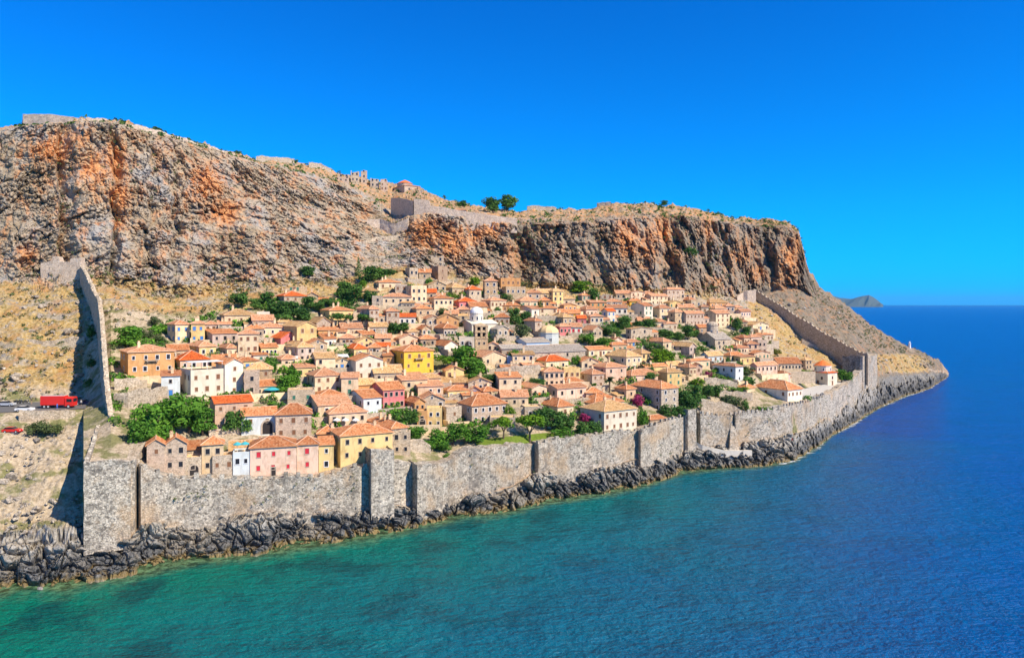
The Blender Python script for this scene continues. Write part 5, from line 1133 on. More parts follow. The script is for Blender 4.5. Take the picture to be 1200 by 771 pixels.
# ------------------------------------------------------------------ trees
def leaf_cloud(blobs, n, size, rnd, flat=.0):
    """leaf quads spread through and mostly over a set of ellipsoid clumps; returns vertices and per vertex shade"""
    w = np.array([b[3] * b[4] for b in blobs]); w = w / w.sum(); k = rnd.choice(len(blobs), n, p=w)
    B = np.array(blobs)[k]; d = rnd.normal(size=(n, 3)); d /= np.linalg.norm(d, axis=1)[:, None]
    r = rnd.uniform(.35, 1.08, n) ** .6
    c = B[:, :3] + d * r[:, None] * np.stack([B[:,3], B[:,3], B[:,4]], 1)
    nrm = d + rnd.normal(size=(n, 3)) * .55 + (0, 0, .25); nrm /= np.linalg.norm(nrm, axis=1)[:, None]
    t = np.cross(nrm, rnd.normal(size=(n, 3))); t /= np.linalg.norm(t, axis=1)[:, None]; b = np.cross(nrm, t)
    s = size * rnd.uniform(.6, 1.35, n)[:, None]
    V = np.stack([c - t*s*.9, c - b*s*.5 + t*s*.1, c + t*s, c + b*s*.55], 1)
    sh = np.clip(.5 + .28 * rnd.normal(size=n) + (rnd.rand(len(blobs))[k] - .5) * .7, 0, 1)
    return V.reshape(-1, 3), np.repeat(sh, 4)
def cloud_mesh(name, V, sh, mats):
    me = np_mesh(name, V, np.arange(len(V)).reshape(-1, 4), mats); vcol(me, 'leaf', np.repeat(sh[:, None], 4, 1)); return me
def crown(kind, seed):
    rnd = np.random.RandomState(seed); B = []
    if kind == 'round':
        for i in range(13):
            a = rnd.uniform(0, 2*pi); r = rnd.uniform(.0, .33); zz = rnd.uniform(.24, .80); rr = rnd.uniform(.14, .22) * (1.1 - .5*abs(zz - .5))
            B.append((r*cos(a), r*sin(a), zz, rr, rr * rnd.uniform(.7, 1)))
        B.append((0, 0, .5, .27, .34)); n, s = 1150, .050
    elif kind == 'bush':
        for i in range(12):
            a = rnd.uniform(0, 2*pi); r = rnd.uniform(.05, .36); zz = rnd.uniform(.15, .75 - r*.6); rr = rnd.uniform(.13, .21)
            B.append((r*cos(a), r*sin(a), zz, rr, rr * 1.2))
        B.append((0, 0, .35, .30, .38)); n, s = 850, .055
    elif kind == 'pine':
        for i in range(13):
            a = rnd.uniform(0, 2*pi); r = rnd.uniform(.08, .38); zz = .80 - r*r*1.1 + rnd.uniform(-.07, .07); rr = rnd.uniform(.11, .17)
            B.append((r*cos(a), r*sin(a), zz, rr, rr * .8))
        B.append((0, 0, .74, .28, .16)); n, s = 900, .046
    elif kind == 'cypress':
        for i in range(10): zz = .10 + .84*i/9; rr = .46 * (1 - (zz*1.02)**2.2) * .9 + .05; B.append((rnd.uniform(-.06,.06), rnd.uniform(-.06,.06), zz, rr, .09))
        n, s = 600, .05
    elif kind == 'hedge':
        for i in range(14): B.append((rnd.uniform(-.42, .42), rnd.uniform(-.2, .2), rnd.uniform(.3, .7), rnd.uniform(.10, .16), rnd.uniform(.2, .3)))
        n, s = 800, .05
    V, sh = leaf_cloud(B, n, s, rnd); return V, sh
def trunk_mesh(seed, top):
    rnd = random.Random(seed); mb = MB(); p = Vector((0, 0, -.12)); r = .045; fork = Vector((rnd.uniform(-.04, .04), rnd.uniform(-.04, .04), top * .55))
    mb.tube(p, fork, r, r * .65)
    for i in range(4):
        a = i * pi / 2 + rnd.uniform(-.5, .5); e_ = Vector((.2*cos(a), .2*sin(a), top * rnd.uniform(.95, 1.25))); mb.tube(fork - Vector((0, 0, .01)), e_, r * .5, r * .15)
    return mb.mesh('trunk', [M_BARK])
CROWNS = {}; TRUNKS = [trunk_mesh(i, .62) for i in range(3)]
def crown_mesh(kind, leaf, v):
    if (kind, leaf, v) not in CROWNS:
        V, sh = crown(kind, 100 + v * 7 + len(kind)); CROWNS[(kind, leaf, v)] = cloud_mesh('crown', V, sh, [LEAF[leaf]])
    return CROWNS[(kind, leaf, v)]
TN = {'round': 'tree', 'pine': 'pine_tree', 'cypress': 'cypress_tree', 'bush': 'bush', 'hedge': 'hedge', 'palm': 'palm_tree'}
def palm_mesh():
    mb = MB(); rnd = random.Random(4)
    for i in range(22):
        a = 2*pi*i/22*2.618; el = rnd.uniform(-.1, 1.1); L = .46; p = Vector((0, 0, .62)); d = Vector((cos(a)*cos(el), sin(a)*cos(el), sin(el))); sd_ = Vector((-sin(a), cos(a), 0))
        for j in range(5):
            w0, w1 = .075 * (1 - (j/5)**2) + .012, .075 * (1 - ((j+1)/5)**2) + .004; n_ = p + d * L / 5
            mb.poly([p - sd_*w0 + Vector((0,0,-w0*.6)), p, n_, n_ - sd_*w1 + Vector((0,0,-w1*.6))]); mb.poly([p, p + sd_*w0 + Vector((0,0,-w0*.6)), n_ + sd_*w1 + Vector((0,0,-w1*.6)), n_])
            p = n_; d = (d + Vector((0, 0, -.28))).normalized()
    return mb.mesh('crown', [LEAF['o']])
PALM = palm_mesh(); mb = MB(); mb.tube((0, 0, -.1), (.02, 0, .62), .05, .04, 7); PALMT = mb.mesh('trunk', [M_BARK])
tree_n = 0
def tree(px, py, wpx, hpx, kind, leaf, label, group=None):
    global tree_n; tree_n += 1
    TREES.append((px - wpx * .5, px + wpx * .5, py - hpx, py))
    x, D, z = hit(px, py, V5 + 1); w, h = 1.32 * wpx * D / F, 1.2 * hpx * D / F; z -= .25
    r = empty('flowering_' + TN[kind] if leaf == 'm' else TN[kind], (x, D, z), random.uniform(0, 6.28)); tag(r, label, 'tree' if kind in ('round', 'pine', 'cypress', 'palm') else ('hedge' if kind == 'hedge' else 'bush'), group)
    if kind == 'hedge': r.rotation_euler[2] = radians(random.uniform(10, 30))
    if kind == 'palm':
        o = obj('crown', PALM, r); o.scale = (w, w, h); t = obj('trunk', PALMT, r); t.scale = (h, h, h); return r
    o = obj('crown', crown_mesh(kind, leaf, tree_n % 3), r); o.scale = (w, w, h)
    if kind in ('round', 'pine'): t = obj('trunk', TRUNKS[tree_n % 3], r); t.scale = (min(w, h), min(w, h), h)
    return r
def T(kind, leaf, label, *spots):
    g = None if len(spots) == 1 else label.split(',')[0]
    for s in spots: tree(*s, kind, leaf, label, g)
T('round', 'g', 'green trees on the slope above the orange ochre house', (150,408,34,24), (158,398,22,16))
T('bush', 'o', 'grey green shrub patches on the pale slope right of the west wall', (172,396,16,12), (181,381,13,12), (186,400,18,9))
T('round', 'g', 'dense green tree in the big grove between west wall and long pale pink house', (160,524,32,34), (180,518,38,42), (203,512,44,48), (222,506,38,42), (238,510,30,32), (172,528,26,26), (193,526,30,30))
T('round', 'd', 'dark tree in front of the long pale pink house', (272,509,26,26), (289,509,18,20))
T('round', 'g', 'green tree beside the turquoise parasol', (319,437,20,20), (333,462,24,22), (345,456,20,24))
T('round', 'd', 'green tree above the stone terrace block and left of the white awnings', (366,433,20,14))
T('hedge', 'g', 'trimmed hedge below the house with orange red hipped roof', (378,414,18,6), (392,421,26,5))
T('round', 'd', 'dark tree in the clump left of the lone high stone house', (283,360,24,19), (300,364,16,14), (312,357,22,15))
T('round', 'd', 'tree in the dark belt behind the bright yellow tall house', (322,372,30,22), (341,374,30,20), (355,377,24,16), (333,380,24,14))
T('round', 'd', 'tree right of the lone high stone house', (361,364,20,16), (374,366,18,13), (386,359,22,11))
T('round', 'd', 'dark tree around the small yellow house under the cliff', (404,350,24,19), (416,355,26,21), (432,356,18,17))
T('pine', 'd', 'clipped flat crowned tree in front of the long cream yellow house', (398,385,27,17), (425,386,22,17))
T('cypress', 'd', 'tall dark cypress at the foot of the gully', (420,327,7.5,22))
T('round', 'd', 'tree beside the tall dark cypress at the foot of the gully', (433,333,24,20), (446,329,22,15), (457,325,18,11))
T('bush', 'b', 'bright bush at the foot of the tall dark cypress', (426,336,10,9))
T('round', 'd', 'lone dark tree on the slope above the lone high stone house', (361,325,20,13))
T('round', 'd', 'green tree in front of the narrow pink grey house', (463,391,26,14), (474,389,14,11))
T('bush', 'g', 'bush left of the broad tan roofed house below the brown tower', (503,336,11,11), (516,347,11,9))
T('hedge', 'b', 'bright green clipped hedge between two orange roofs, upper middle town', (535,350,19,8))
T('round', 'b', 'bright green tree left of the tall ochre stone house under the cliff', (556,336,18,11))
T('round', 'd', 'round dark tree mid slope, left of the rose walled house', (519,371,15,11))
T('bush', 'd', 'dark shrubs right of the wide cream stone house', (593,353,16,10), (583,367,12,8), (587,384,10,9))
T('round', 'd', 'big dark tree left of the brown stone house near the orange dome', (604,382,18,20), (615,381,16,16))
T('round', 'o', 'olive tree left of the orange domed church', (610,398,22,20))
T('hedge', 'o', 'grey green hedge right of the bell tower', (582,403,20,7))
T('round', 'g', 'tree in front of the sky blue low house', (602,426,17,16), (613,423,13,14))
T('round', 'g', 'big leafy tree right of the golden mansion', (546,436,32,29), (557,443,24,22), (536,424,20,15), (552,450,18,12))
T('pine', 'b', 'bright umbrella tree touching the golden mansion', (521,435,27,17))
T('bush', 'm', 'magenta blossoms under the umbrella tree by the golden mansion', (513,440,12,5))
T('round', 'd', 'dark tree below the rose red house', (480,499,22,17))
T('round', 'g', 'green garden tree above the sea wall, east of the ruined house', (489,516,24,16), (511,523,25,22), (531,521,26,24), (548,519,20,18), (500,528,18,14), (562,519,28,19), (520,530,20,14))
T('pine', 'b', 'umbrella pine on the lawn by the sea wall', (590,515,29,25), (621,519,36,31))
T('bush', 'b', 'light green bush climbing beside the grey terrace with plants', (596,488,13,15))
T('round', 'd', 'dark green tree behind the lawn', (630,498,22,19), (641,503,24,24), (655,505,27,22), (668,503,18,16))
T('bush', 'g', 'round bush at the right end of the lawn', (662,517,28,15))
T('bush', 'd', 'dark bush left of the white house with five windows', (682,512,20,18), (697,512,18,19), (690,505,16,13))
T('bush', 'm', 'magenta bougainvillea left of the white house with five windows', (685,495,19,11))
T('round', 'd', 'dark tree in front of the retaining wall', (627,453,22,11), (573,452,22,13))
T('palm', 'o', 'palm tree left of the stone gable with orange door', (618,474,13,19))
T('palm', 'o', 'palm tree in front of the pink house with dusty pink roof', (714,460,14,20))
T('bush', 'o', 'scrubby bush on the flat roofs left of the yellow ochre house', (516,471,19,9))
T('bush', 'm', 'small magenta bush left of the big pink stone house', (532,475,10,8))
T('bush', 'g', 'small bush hanging over the sea wall edge below the garden', (525,538,16,9))
T('bush', 'm', 'large magenta bougainvillea left of the big grey stone house', (748,475,15,15))
T('bush', 'g', 'green bush right of the white house with five windows', (752,498,15,22))
T('bush', 'd', 'dark bush at the foot of the big grey stone house', (783,488,18,17), (796,488,18,14))
T('round', 'd', 'tree on the roof line of the long low salmon house', (760,448,22,12), (755,437,18,13))
T('round', 'b', 'bright green tree left of the mauve gabled house', (771,430,22,20), (784,428,20,17))
T('bush', 'g', 'bushes at the right side of the striking red roof', (675,428,10,14))
T('round', 'b', 'bright green tree under the dark cliff cleft', (679,345,27,15))
T('round', 'd', 'dark tree right of the half hidden stone house under the cliff', (696,357,17,19), (673,358,13,10))
T('cypress', 'd', 'dark shrub column right of the white house with mauve side', (634,371,9,17))
T('round', 'd', 'green tree below the small white and blue house', (731,386,19,16))
T('round', 'd', 'dark tree below the tall white house with brown roof', (749,386,17,11), (760,387,19,13))
T('bush', 'o', 'dry bush left of the tan stone house', (780,381,11,8))
T('round', 'g', 'green tree right of the orange domed church', (690,404,22,15), (705,410,21,14), (718,407,14,9))
T('round', 'd', 'dark green tree among pink houses, right of the orange domed church', (712,394,22,15), (723,397,12,10))
T('bush', 'y', 'yellowish bush above the small pink gabled house', (743,394,17,8))
T('hedge', 'd', 'long dark hedge above the large cream house with wide roof', (756,409,26,9), (770,413,17,8))
T('round', 'd', 'tree in the garden belt left of the grey stone church', (780,399,25,13), (795,399,18,11), (806,398,18,16), (815,396,10,10))
T('round', 'd', 'dark shrub right of the cream house with nine windows', (864,389,13,18), (874,393,13,10))
T('bush', 'y', 'yellow green bush on the slope right of the east pink tower house', (902,413,11,14), (910,415,10,8))
T('cypress', 'd', 'small dark cypress right of the mauve gabled house', (817,421,7.5,13))
T('bush', 'd', 'dark bush right of the pale blue white house', (852,428,10,10), (864,431,14,10))
T('bush', 'o', 'grey green bush right of the pale house with bluish side wall', (875,439,16,11))
T('hedge', 'b', 'green hedge between the seven window house and the white church', (930,441,18,9), (942,441,16,9))
T('bush', 'm', 'pink flowering bush right of the rosy gable', (829,441,10,7))
T('bush', 'b', 'bright yellow green bush below the rosy gable', (818,454,19,12))
T('round', 'd', 'tree in the walled garden right of the big grey stone house', (801,480,26,24), (816,472,24,20), (829,468,20,17), (841,465,18,15), (810,484,22,16))
T('round', 'o', 'olive tree inside the garden wall left of the big orange hipped roof', (851,480,20,17), (861,478,16,15))
T('hedge', 'g', 'low green strip of shrubs above the walled garden', (868,459,17,6))
T('bush', 'd', 'dark bush against the big white house near the square', (873,480,11,13))
T('hedge', 'g', 'green hedge strip on the sea wall below the big white house', (890,485,21,8))
T('bush', 'g', 'bush right of the big white house near the square', (945,471,11,9))
T('round', 'g', 'tree right of the bright white church', (986,448,15,15), (996,449,11,14))
T('bush', 'd', 'bush at the foot of the corner tower, east of the white church', (1004,438,9,8))
T('bush', 'o', 'grey green bush below the road', (48,506,26,14), (62,506,22,12), (38,503,14,9))
T('bush', 'd', 'dark shrub in the shade at the foot of the west wall', (106,395,12,14), (108,430,10,12), (104,452,10,10))
T('round', 'd', 'large dark tree on the plateau skyline above the fort', (577,251,24,19), (594,249,25,22))
T('round', 'd', 'small dark tree on the plateau skyline at right', (778,242,10,7))
T('bush', 'd', 'small bush on the cliff edge of the west plateau', (183,153,12,5), (279,181,9,7), (542,241,14,7))
T('bush', 'd', 'dark ivy patch on the right cliff face', (808,300,18,12))

# ------------------------------------------------------------------ the remaining small houses, fitted into the rows of the town
def short(lb):
    w = lb.split(); cut = ('with', 'right', 'left', 'above', 'below', 'under', 'in', 'on', 'behind', 'between', 'joined', 'just', 'beside', 'of', 'among', 'high', 'upper', 'lower', 'highest', 'standing', 'rising', 'peeping', 'tucked', 'squeezed', 'touching', 'next', 'without')
    out = w[:6]
    if len(w) > 6:
        for j in range(5, 2, -1):
            if w[j].rstrip(',') in cut and w[j-1].rstrip(',') not in cut: out = w[:j]; break
    while out and out[-1].rstrip(',') in cut + ('the', 'a', 'at', 'and', 'its', 'one', 'two', 'red', 'orange', 'tan', 'brown', 'striking', 'sloping', 'arched'): out = out[:-1]
    return ' '.join(out).rstrip(',')
def infill(count, seed):
    rnd = random.Random(seed); used = set(); k = 0; base_rects = [q for q in RECTS if not set(short(q[4]).replace(',', '').split()) & {'right', 'left', 'of', 'below', 'above', 'behind', 'just', 'between', 'at', 'in', 'on', 'under', 'front', 'highest', 'near', 'joined', 'row', 'twin', 'upper', 'lower', 'second'} and len(short(q[4]).split()) > 3 and sum(short(v[4]) == short(q[4]) for v in RECTS) == 1 and sum(short(q[4]) in v[4] for v in RECTS) == 1]
    WN = dict(cream='cream', tan='tan stone', stone='rubble stone', yellow='pale yellow', salmon='salmon', pinkstone='pinkish stone', ochre='ochre'); RN = {'or': 'orange', 'sal': 'salmon', 'tan': 'tan'}
    for _ in range(14000):
        if k >= count: break
        px = rnd.uniform(196, 892); lo = np.interp(px, [190, 250, 300, 480, 560, 700, 760, 800, 895], [425, 430, 470, 488, 482, 470, 462, 440, 428]); hi = np.interp(px, [190, 300, 400, 480, 620, 760, 800, 880], [400, 372, 362, 338, 350, 352, 358, 372])
        py = rnd.uniform(hi, lo)
        if 580 < px < 690 and 386 < py < 428 or 512 < px < 592 and 372 < py < 418 or 798 < px < 872 and 380 < py < 426: continue
        D = hit(px, py, V5 + 1)[1]; w = rnd.uniform(6, 9.5) * F / D; h = rnd.uniform(3.0, 5.4) * F / D; r = (px, px + w, py - h - 3, py)
        bad = False
        for q in RECTS + TREES:
            ox = min(r[1], q[1]) - max(r[0], q[0]); oy = min(r[3], q[3]) - max(r[2], q[2])
            if ox > 0 and oy > 0 and ox * oy > .27 * (r[1]-r[0]) * (r[3]-r[2]): bad = True; break
        if bad: continue
        cx, cy = (r[0]+r[1])/2, (r[2]+r[3])/2; best = None
        for q in base_rects:
            dx, dy = cx - (q[0]+q[1])/2, cy - (q[2]+q[3])/2; rel = ('just right of' if dx > 0 else 'just left of') if abs(dx) > abs(dy) * 1.5 else ('just below' if dy > 0 else 'just above')
            dd = abs(dx) + 1.5 * abs(dy)
            if (q[4], rel) not in used and (best is None or dd < best[0]): best = (dd, q[4], rel)
        if best is None or best[0] > 70: continue
        used.add((best[1], best[2])); k += 1
        wm = rnd.choice(('cream', 'cream', 'tan', 'stone', 'yellow', 'salmon', 'pinkstone', 'ochre')); rm = rnd.choice(('or', 'or', 'sal', 'tan')); kind = rnd.choice(('h', 'h', 'gx', 'gy', 's'))
        lb = f"{WN[wm]} house with {RN[rm]} roof {best[2]} the {short(best[1])}"
        xl = px - rnd.uniform(2, 6) - max(0, (px - 560) / 60)
        house(f"{xl:.1f} {px:.1f} {px+w:.1f} {py-h:.1f} {py:.1f} - {kind} {wm} {rm}|{' '.join(lb.split()[:16])}")
    INFILL = k
infill(75, 5)
def scatter(name, n, quads_per, size, leaf, fn, seed):
    rnd = np.random.RandomState(seed); VV, SS = [], []; k = 0; tries = 0
    while k < n and tries < n * 20:
        tries += 1
        q = fn(rnd)
        if q is None: continue
        x, D, z, s = q; k += 1
        B = [(x + rnd.uniform(-.5,.5)*s, D + rnd.uniform(-.5,.5)*s, z + s*.3, s*.6, s*.5) for _ in range(2)]
        V, sh = leaf_cloud(B, quads_per, size * s, rnd); VV.append(V); SS.append(sh)
    me = cloud_mesh(name, np.concatenate(VV), np.concatenate(SS), [LEAF[leaf]]); tag(obj(name, me), kind='stuff')
def in_slope(rnd):
    px = rnd.uniform(-100, 1095)
    lo = np.interp(px, [0, 97, 110, 300, 480, 560, 640, 800, 870, 900, 960, 1020, 1100], [470, 470, 400, 350, 320, 330, 340, 350, 360, 420, 420, 440, 430])
    hi = np.interp(px, [0, 300, 450, 470, 600, 800, 930, 960, 1000, 1100], [315, 310, 250, 280, 330, 338, 322, 335, 366, 424])
    py = rnd.uniform(hi, lo); h = hit(px, py, V3); return (*h, rnd.uniform(.5, 1.5))
scatter('scrub', 1500, 14, .34, 'o', in_slope, 11)
scatter('dry_scrub', 1100, 12, .34, 't', in_slope, 12)
def on_top(rnd):
    px = rnd.uniform(20, 945); v = rnd.uniform(10.0, 11.0); i = int((px - PXS[0]) / STEP); j = int(np.searchsorted(BT, v)); j = min(j, len(BT)-1)
    return ((px - CX) / F * BD[j, i], BD[j, i], BZ[j, i], rnd.uniform(.5, 1.5) if rnd.rand() < .9 else rnd.uniform(1.5, 2.6))
scatter('scrub', 1900, 14, .34, 'd', on_top, 13)
def on_cliff(rnd):
    px = rnd.uniform(0, 1060); v = rnd.uniform(7.9, 10.0); i = int((px - PXS[0]) / STEP); j = int(np.searchsorted(BT, v)); s = rnd.uniform(.4, 1.2) if px < 945 else rnd.uniform(.6, 1.5)
    return ((px - CX) / F * BD[j, i], BD[j, i] - 1.0, BZ[j, i], s)
scatter('scrub', 2600, 12, .34, 'o', on_cliff, 14)
def in_town(rnd):
    px = rnd.uniform(130, 900); lo = np.interp(px, [130, 300, 480, 560, 700, 800, 900], [500, 500, 510, 500, 490, 470, 455]); hi = np.interp(px, [130, 300, 480, 620, 800, 900], [400, 355, 335, 345, 355, 390])
    py = hi + (lo - hi) * rnd.rand()**1.3
    if noise3(np.array([[px / 22., py / 14., 2.]]))[0] < .02: return None
    h = hit(px, py, V5 + 2); return (*h, rnd.uniform(.7, 2.3))
scatter('shrubbery', 1800, 22, .30, 'g', in_town, 15)
scatter('shrubbery', 1300, 22, .30, 'o', in_town, 16)

# loose stones on the open slopes
def rubble(name, n, fn, seed, mats):
    rnd = np.random.RandomState(seed); ico = np.array([(0,0,1),(.894,0,.447),(.276,.851,.447),(-.724,.526,.447),(-.724,-.526,.447),(.276,-.851,.447),(.724,.526,-.447),(-.276,.851,-.447),(-.894,0,-.447),(-.276,-.851,-.447),(.724,-.526,-.447),(0,0,-1)])
    fc = np.array([(0,1,2),(0,2,3),(0,3,4),(0,4,5),(0,5,1),(1,6,2),(2,7,3),(3,8,4),(4,9,5),(5,10,1),(2,6,7),(3,7,8),(4,8,9),(5,9,10),(1,10,6),(6,11,7),(7,11,8),(8,11,9),(9,11,10),(10,11,6)])
    V, Q = [], []
    for i in range(n):
        q = fn(rnd)
        if q is None: continue
        s = q[3]; v = ico * rnd.uniform(.6, 1.25, (12, 1)) * (s * rnd.uniform(.7, 1.5), s * rnd.uniform(.7, 1.3), s * rnd.uniform(.5, .9)); a = rnd.uniform(0, 6.28)
        v = np.stack([v[:,0]*cos(a) - v[:,1]*sin(a), v[:,0]*sin(a) + v[:,1]*cos(a), v[:,2]], 1) + np.array(q[:3]) + (0, 0, s * .15); Q.append(fc + 12 * len(V)); V.append(v)
    me = np_mesh(name, np.concatenate(V), np.concatenate(Q), mats); tag(obj(name, me), kind='stuff')
def sl(rnd):
    u = rnd.rand()
    if u < .42: px, py = rnd.uniform(-30, 96), rnd.uniform(345, 470) if rnd.rand() < .5 else rnd.uniform(495, 625)
    elif u < .70: px = rnd.uniform(100, 480); py = rnd.uniform(np.interp(px, [100, 480], [330, 300]), np.interp(px, [100, 200, 300, 480], [395, 372, 342, 315]))
    else: px = rnd.uniform(860, 1090); py = rnd.uniform(np.interp(px, [860, 940, 1000, 1090], [345, 340, 372, 424]), np.interp(px, [860, 940, 1000, 1090], [372, 415, 425, 432]))
    h = hit(px, py, V3); return (*h, min(.25 + rnd.exponential(.28), 1.6))
M_ROCK = masonry('loose limestone', (.62, .54, .44), (.24, .20, .16), 1.2, (.5, .34, .2), .4)
def garden(rnd):
    q = in_town(rnd)
    if q is None or noise3(np.array([[q[0] / 13., q[1] / 13., 5.]]))[0] < .10: return None
    return (*q[:3], rnd.uniform(1.6, 3.4))
scatter('shrubbery', 260, 60, .22, 'g', garden, 31)
scatter('shrubbery', 220, 60, .22, 'd', garden, 32)
def on_wall(rnd):
    px = rnd.uniform(165, 1010); D = dfront(px) - .6; a, b = zat(ip(WL, px, 1), D), zat(ip(WL, px, 2), D); z = b + (a - b) * (rnd.rand()**.6)
    if noise3(np.array([[px / 16., z / 5., 8.]]))[0] < .12: return None
    return ((px - CX) / F * D, D, z, rnd.uniform(.25, .6))
scatter('wall_plants', 170, 14, .34, 'o', on_wall, 21)
rubble('rubble', 1500, sl, 3, [M_ROCK])
# ------------------------------------------------------------------ vehicles, people, parasols, awnings
M_REDP = plain('red lacquer', (.72, .03, .02), .3, .5, .1); M_CARW = plain('white lacquer', (.80, .80, .80), .25, .5, .05); M_TYRE = plain('rubber', (.03, .03, .03), .9, .1)
M_CHROME = plain('pale metal', (.55, .55, .55), .4, .5); M_SILV = plain('silver lacquer', (.45, .47, .50), .3, .5, .05)
def wheel_mesh(r, w):
    mb = MB(); n = 14
    for i in range(n):
        a, b = 2*pi*i/n, 2*pi*(i+1)/n; p = lambda t, q, y: (q*cos(t), y, q*sin(t))
        mb.poly([p(a, r, -w/2), p(b, r, -w/2), p(b, r, w/2), p(a, r, w/2)], 0)
        for y in (-w/2, w/2): mb.poly([p(a, r, y), p(b, r, y), p(b, r*.55, y), p(a, r*.55, y)], 0); mb.poly([p(a, r*.55, y), p(b, r*.55, y), (0, y, 0)], 1)
    return mb.mesh('wheel', [M_TYRE, M_CHROME])
def bevel_box(name, x0, x1, y0, y1, z0, z1, mats, b=.12, top=None):
    """a box with chamfered long edges, profile in y-z swept along x"""
    mb = MB(); pr = [(y0, z0), (y1, z0), (y1, z1 - b), (y1 - b, z1), (y0 + b, z1), (y0, z1 - b)]
    for i in range(6):
        a, c = pr[i], pr[(i+1) % 6]; mb.poly([(x0, *a), (x1, *a), (x1, *c), (x0, *c)][::-1], 1 if i == 3 and len(mats) > 1 else 0)
    mb.poly([(x0, *q) for q in pr]); mb.poly([(x1, *q) for q in pr][::-1]); return mb.mesh(name, mats)
def road_pt(px, py): h = hit(px, py, V3); return h + np.array((0, 0, .14))
RW = wheel_mesh(.5, .35); CW = wheel_mesh(.33, .22)
x0, x1 = road_pt(50, 478.5), road_pt(88, 478); ang = atan2(x1[1] - x0[1], x1[0] - x0[0]); L = np.linalg.norm((x1 - x0)[:2])
tr = empty('truck', x0, ang); tag(tr, 'red lorry with long box body and pale roof on the road', 'truck')
obj('box_body', bevel_box('box_body', 0, L * .72, -1.25, 1.25, .95, 3.45, [M_REDP, M_CHROME]), tr); obj('cab', bevel_box('cab', L*.745, L, -1.2, 1.2, .6, 3.1, [M_REDP], .3), tr)
mb = MB(); mb.box(L*.80, L*.96, -1.215, -1.2, 1.75, 2.6, 0); obj('window', mb.mesh('window', [M_GLASS]), tr); mb = MB(); mb.box(L, L+.015, -1.0, 1.0, 1.75, 2.65, 0); obj('windscreen', mb.mesh('windscreen', [M_GLASS]), tr)
mb = MB(); mb.box(.1, L*.98, -.9, .9, .55, .95, 0); obj('chassis', mb.mesh('chassis', [M_IRON]), tr)
for u in (.12, .24, .86):
    for y in (-1.05, 1.05): obj('wheel', RW, tr, (L * u, y, .5))
def car(px, py, paint, label, stripe=None):
    p = road_pt(px, py); r = empty('car', p, ang + radians(random.uniform(-3, 3))); tag(r, label, 'car')
    mb = MB(); w = .88
    prof = [(0, .35), (0, .85), (.15, .95), (.9, 1.0), (3.3, .98), (4.3, .82), (4.45, .6), (4.45, .35)]
    for a, b in zip(prof, prof[1:] + prof[:1]): mb.poly([(a[0], -w, a[1]), (a[0], w, a[1]), (b[0], w, b[1]), (b[0], -w, b[1])], 0)
    mb.poly([(q[0], -w, q[1]) for q in prof[::-1]]); mb.poly([(q[0], w, q[1]) for q in prof])
    obj('body', mb.mesh('body', [paint]), r); mb = MB(); cb = [(.35, .98), (.85, 1.45), (2.5, 1.47), (3.25, .98)]; v = .78
    for i in range(3): a, b = cb[i], cb[i+1]; mb.poly([(a[0], -v, a[1]), (b[0], -v, b[1]), (b[0], v, b[1]), (a[0], v, a[1])], 0 if i == 1 else 1)
    mb.poly([(q[0], -v, q[1]) for q in cb[::-1]], 1); mb.poly([(q[0], v, q[1]) for q in cb], 1); obj('cabin', mb.mesh('cabin', [paint, M_GLASS]), r)
    for u in (.85, 3.55):
        for y in (-.8, .8): obj('wheel', CW, r, (u, y, .33))
    for y in (-.6, .6): mb = MB(); mb.box(4.40, 4.47, y-.17, y+.17, .62, .76, 0); obj('headlight', mb.mesh('headlight', [M_CANVAS]), r)
    return r
car(19, 482.5, M_CARW, 'white car parked on the road behind the red lorry'); car(-2, 476.5, M_SILV, 'silver car at the left edge of the picture on the road'); car(4, 507.5, M_REDP, 'small red car parked on the track below the road')
M_CARB = plain('dark blue lacquer', (.03, .05, .12), .3, .5, .05)
car(89.5, 474.5, M_CARB, 'dark blue car in front of the lorry, at the foot of the west wall')
def scooter(px, py, label):
    p = road_pt(px, py); r = empty('motor_scooter', p, random.uniform(.9, 1.6)); tag(r, label, 'scooter', 'scooters parked behind the road')
    mb = MB(); mb.box(-.55, .15, -.17, .17, .35, .72, 0); mb.box(-.05, .45, -.14, .14, .28, .36, 0); mb.poly([(.42,-.2,.3),(.42,.2,.3),(.58,.2,1.0),(.58,-.2,1.0)]); obj('body', mb.mesh('body', [M_IRON]), r)
    mb = MB(); mb.tube((.6,0,.3), (.5,0,1.1), .03, .03); mb.tube((.5,-.35,1.08), (.5,.35,1.08), .025, .025); obj('handlebar', mb.mesh('handlebar', [M_CHROME]), r)
    mb = MB(); mb.box(-.6, .0, -.15, .15, .72, .84, 0); obj('seat', mb.mesh('seat', [M_TYRE]), r)
    for u in (-.45, .62): o = obj('wheel', CW, r, (u, 0, .25)); o.scale = (.76, .5, .76)
for q_ in (18, 20.5, 23, 27, 31): scooter(q_, 473.0, 'dark scooter in the row parked along the back of the road')
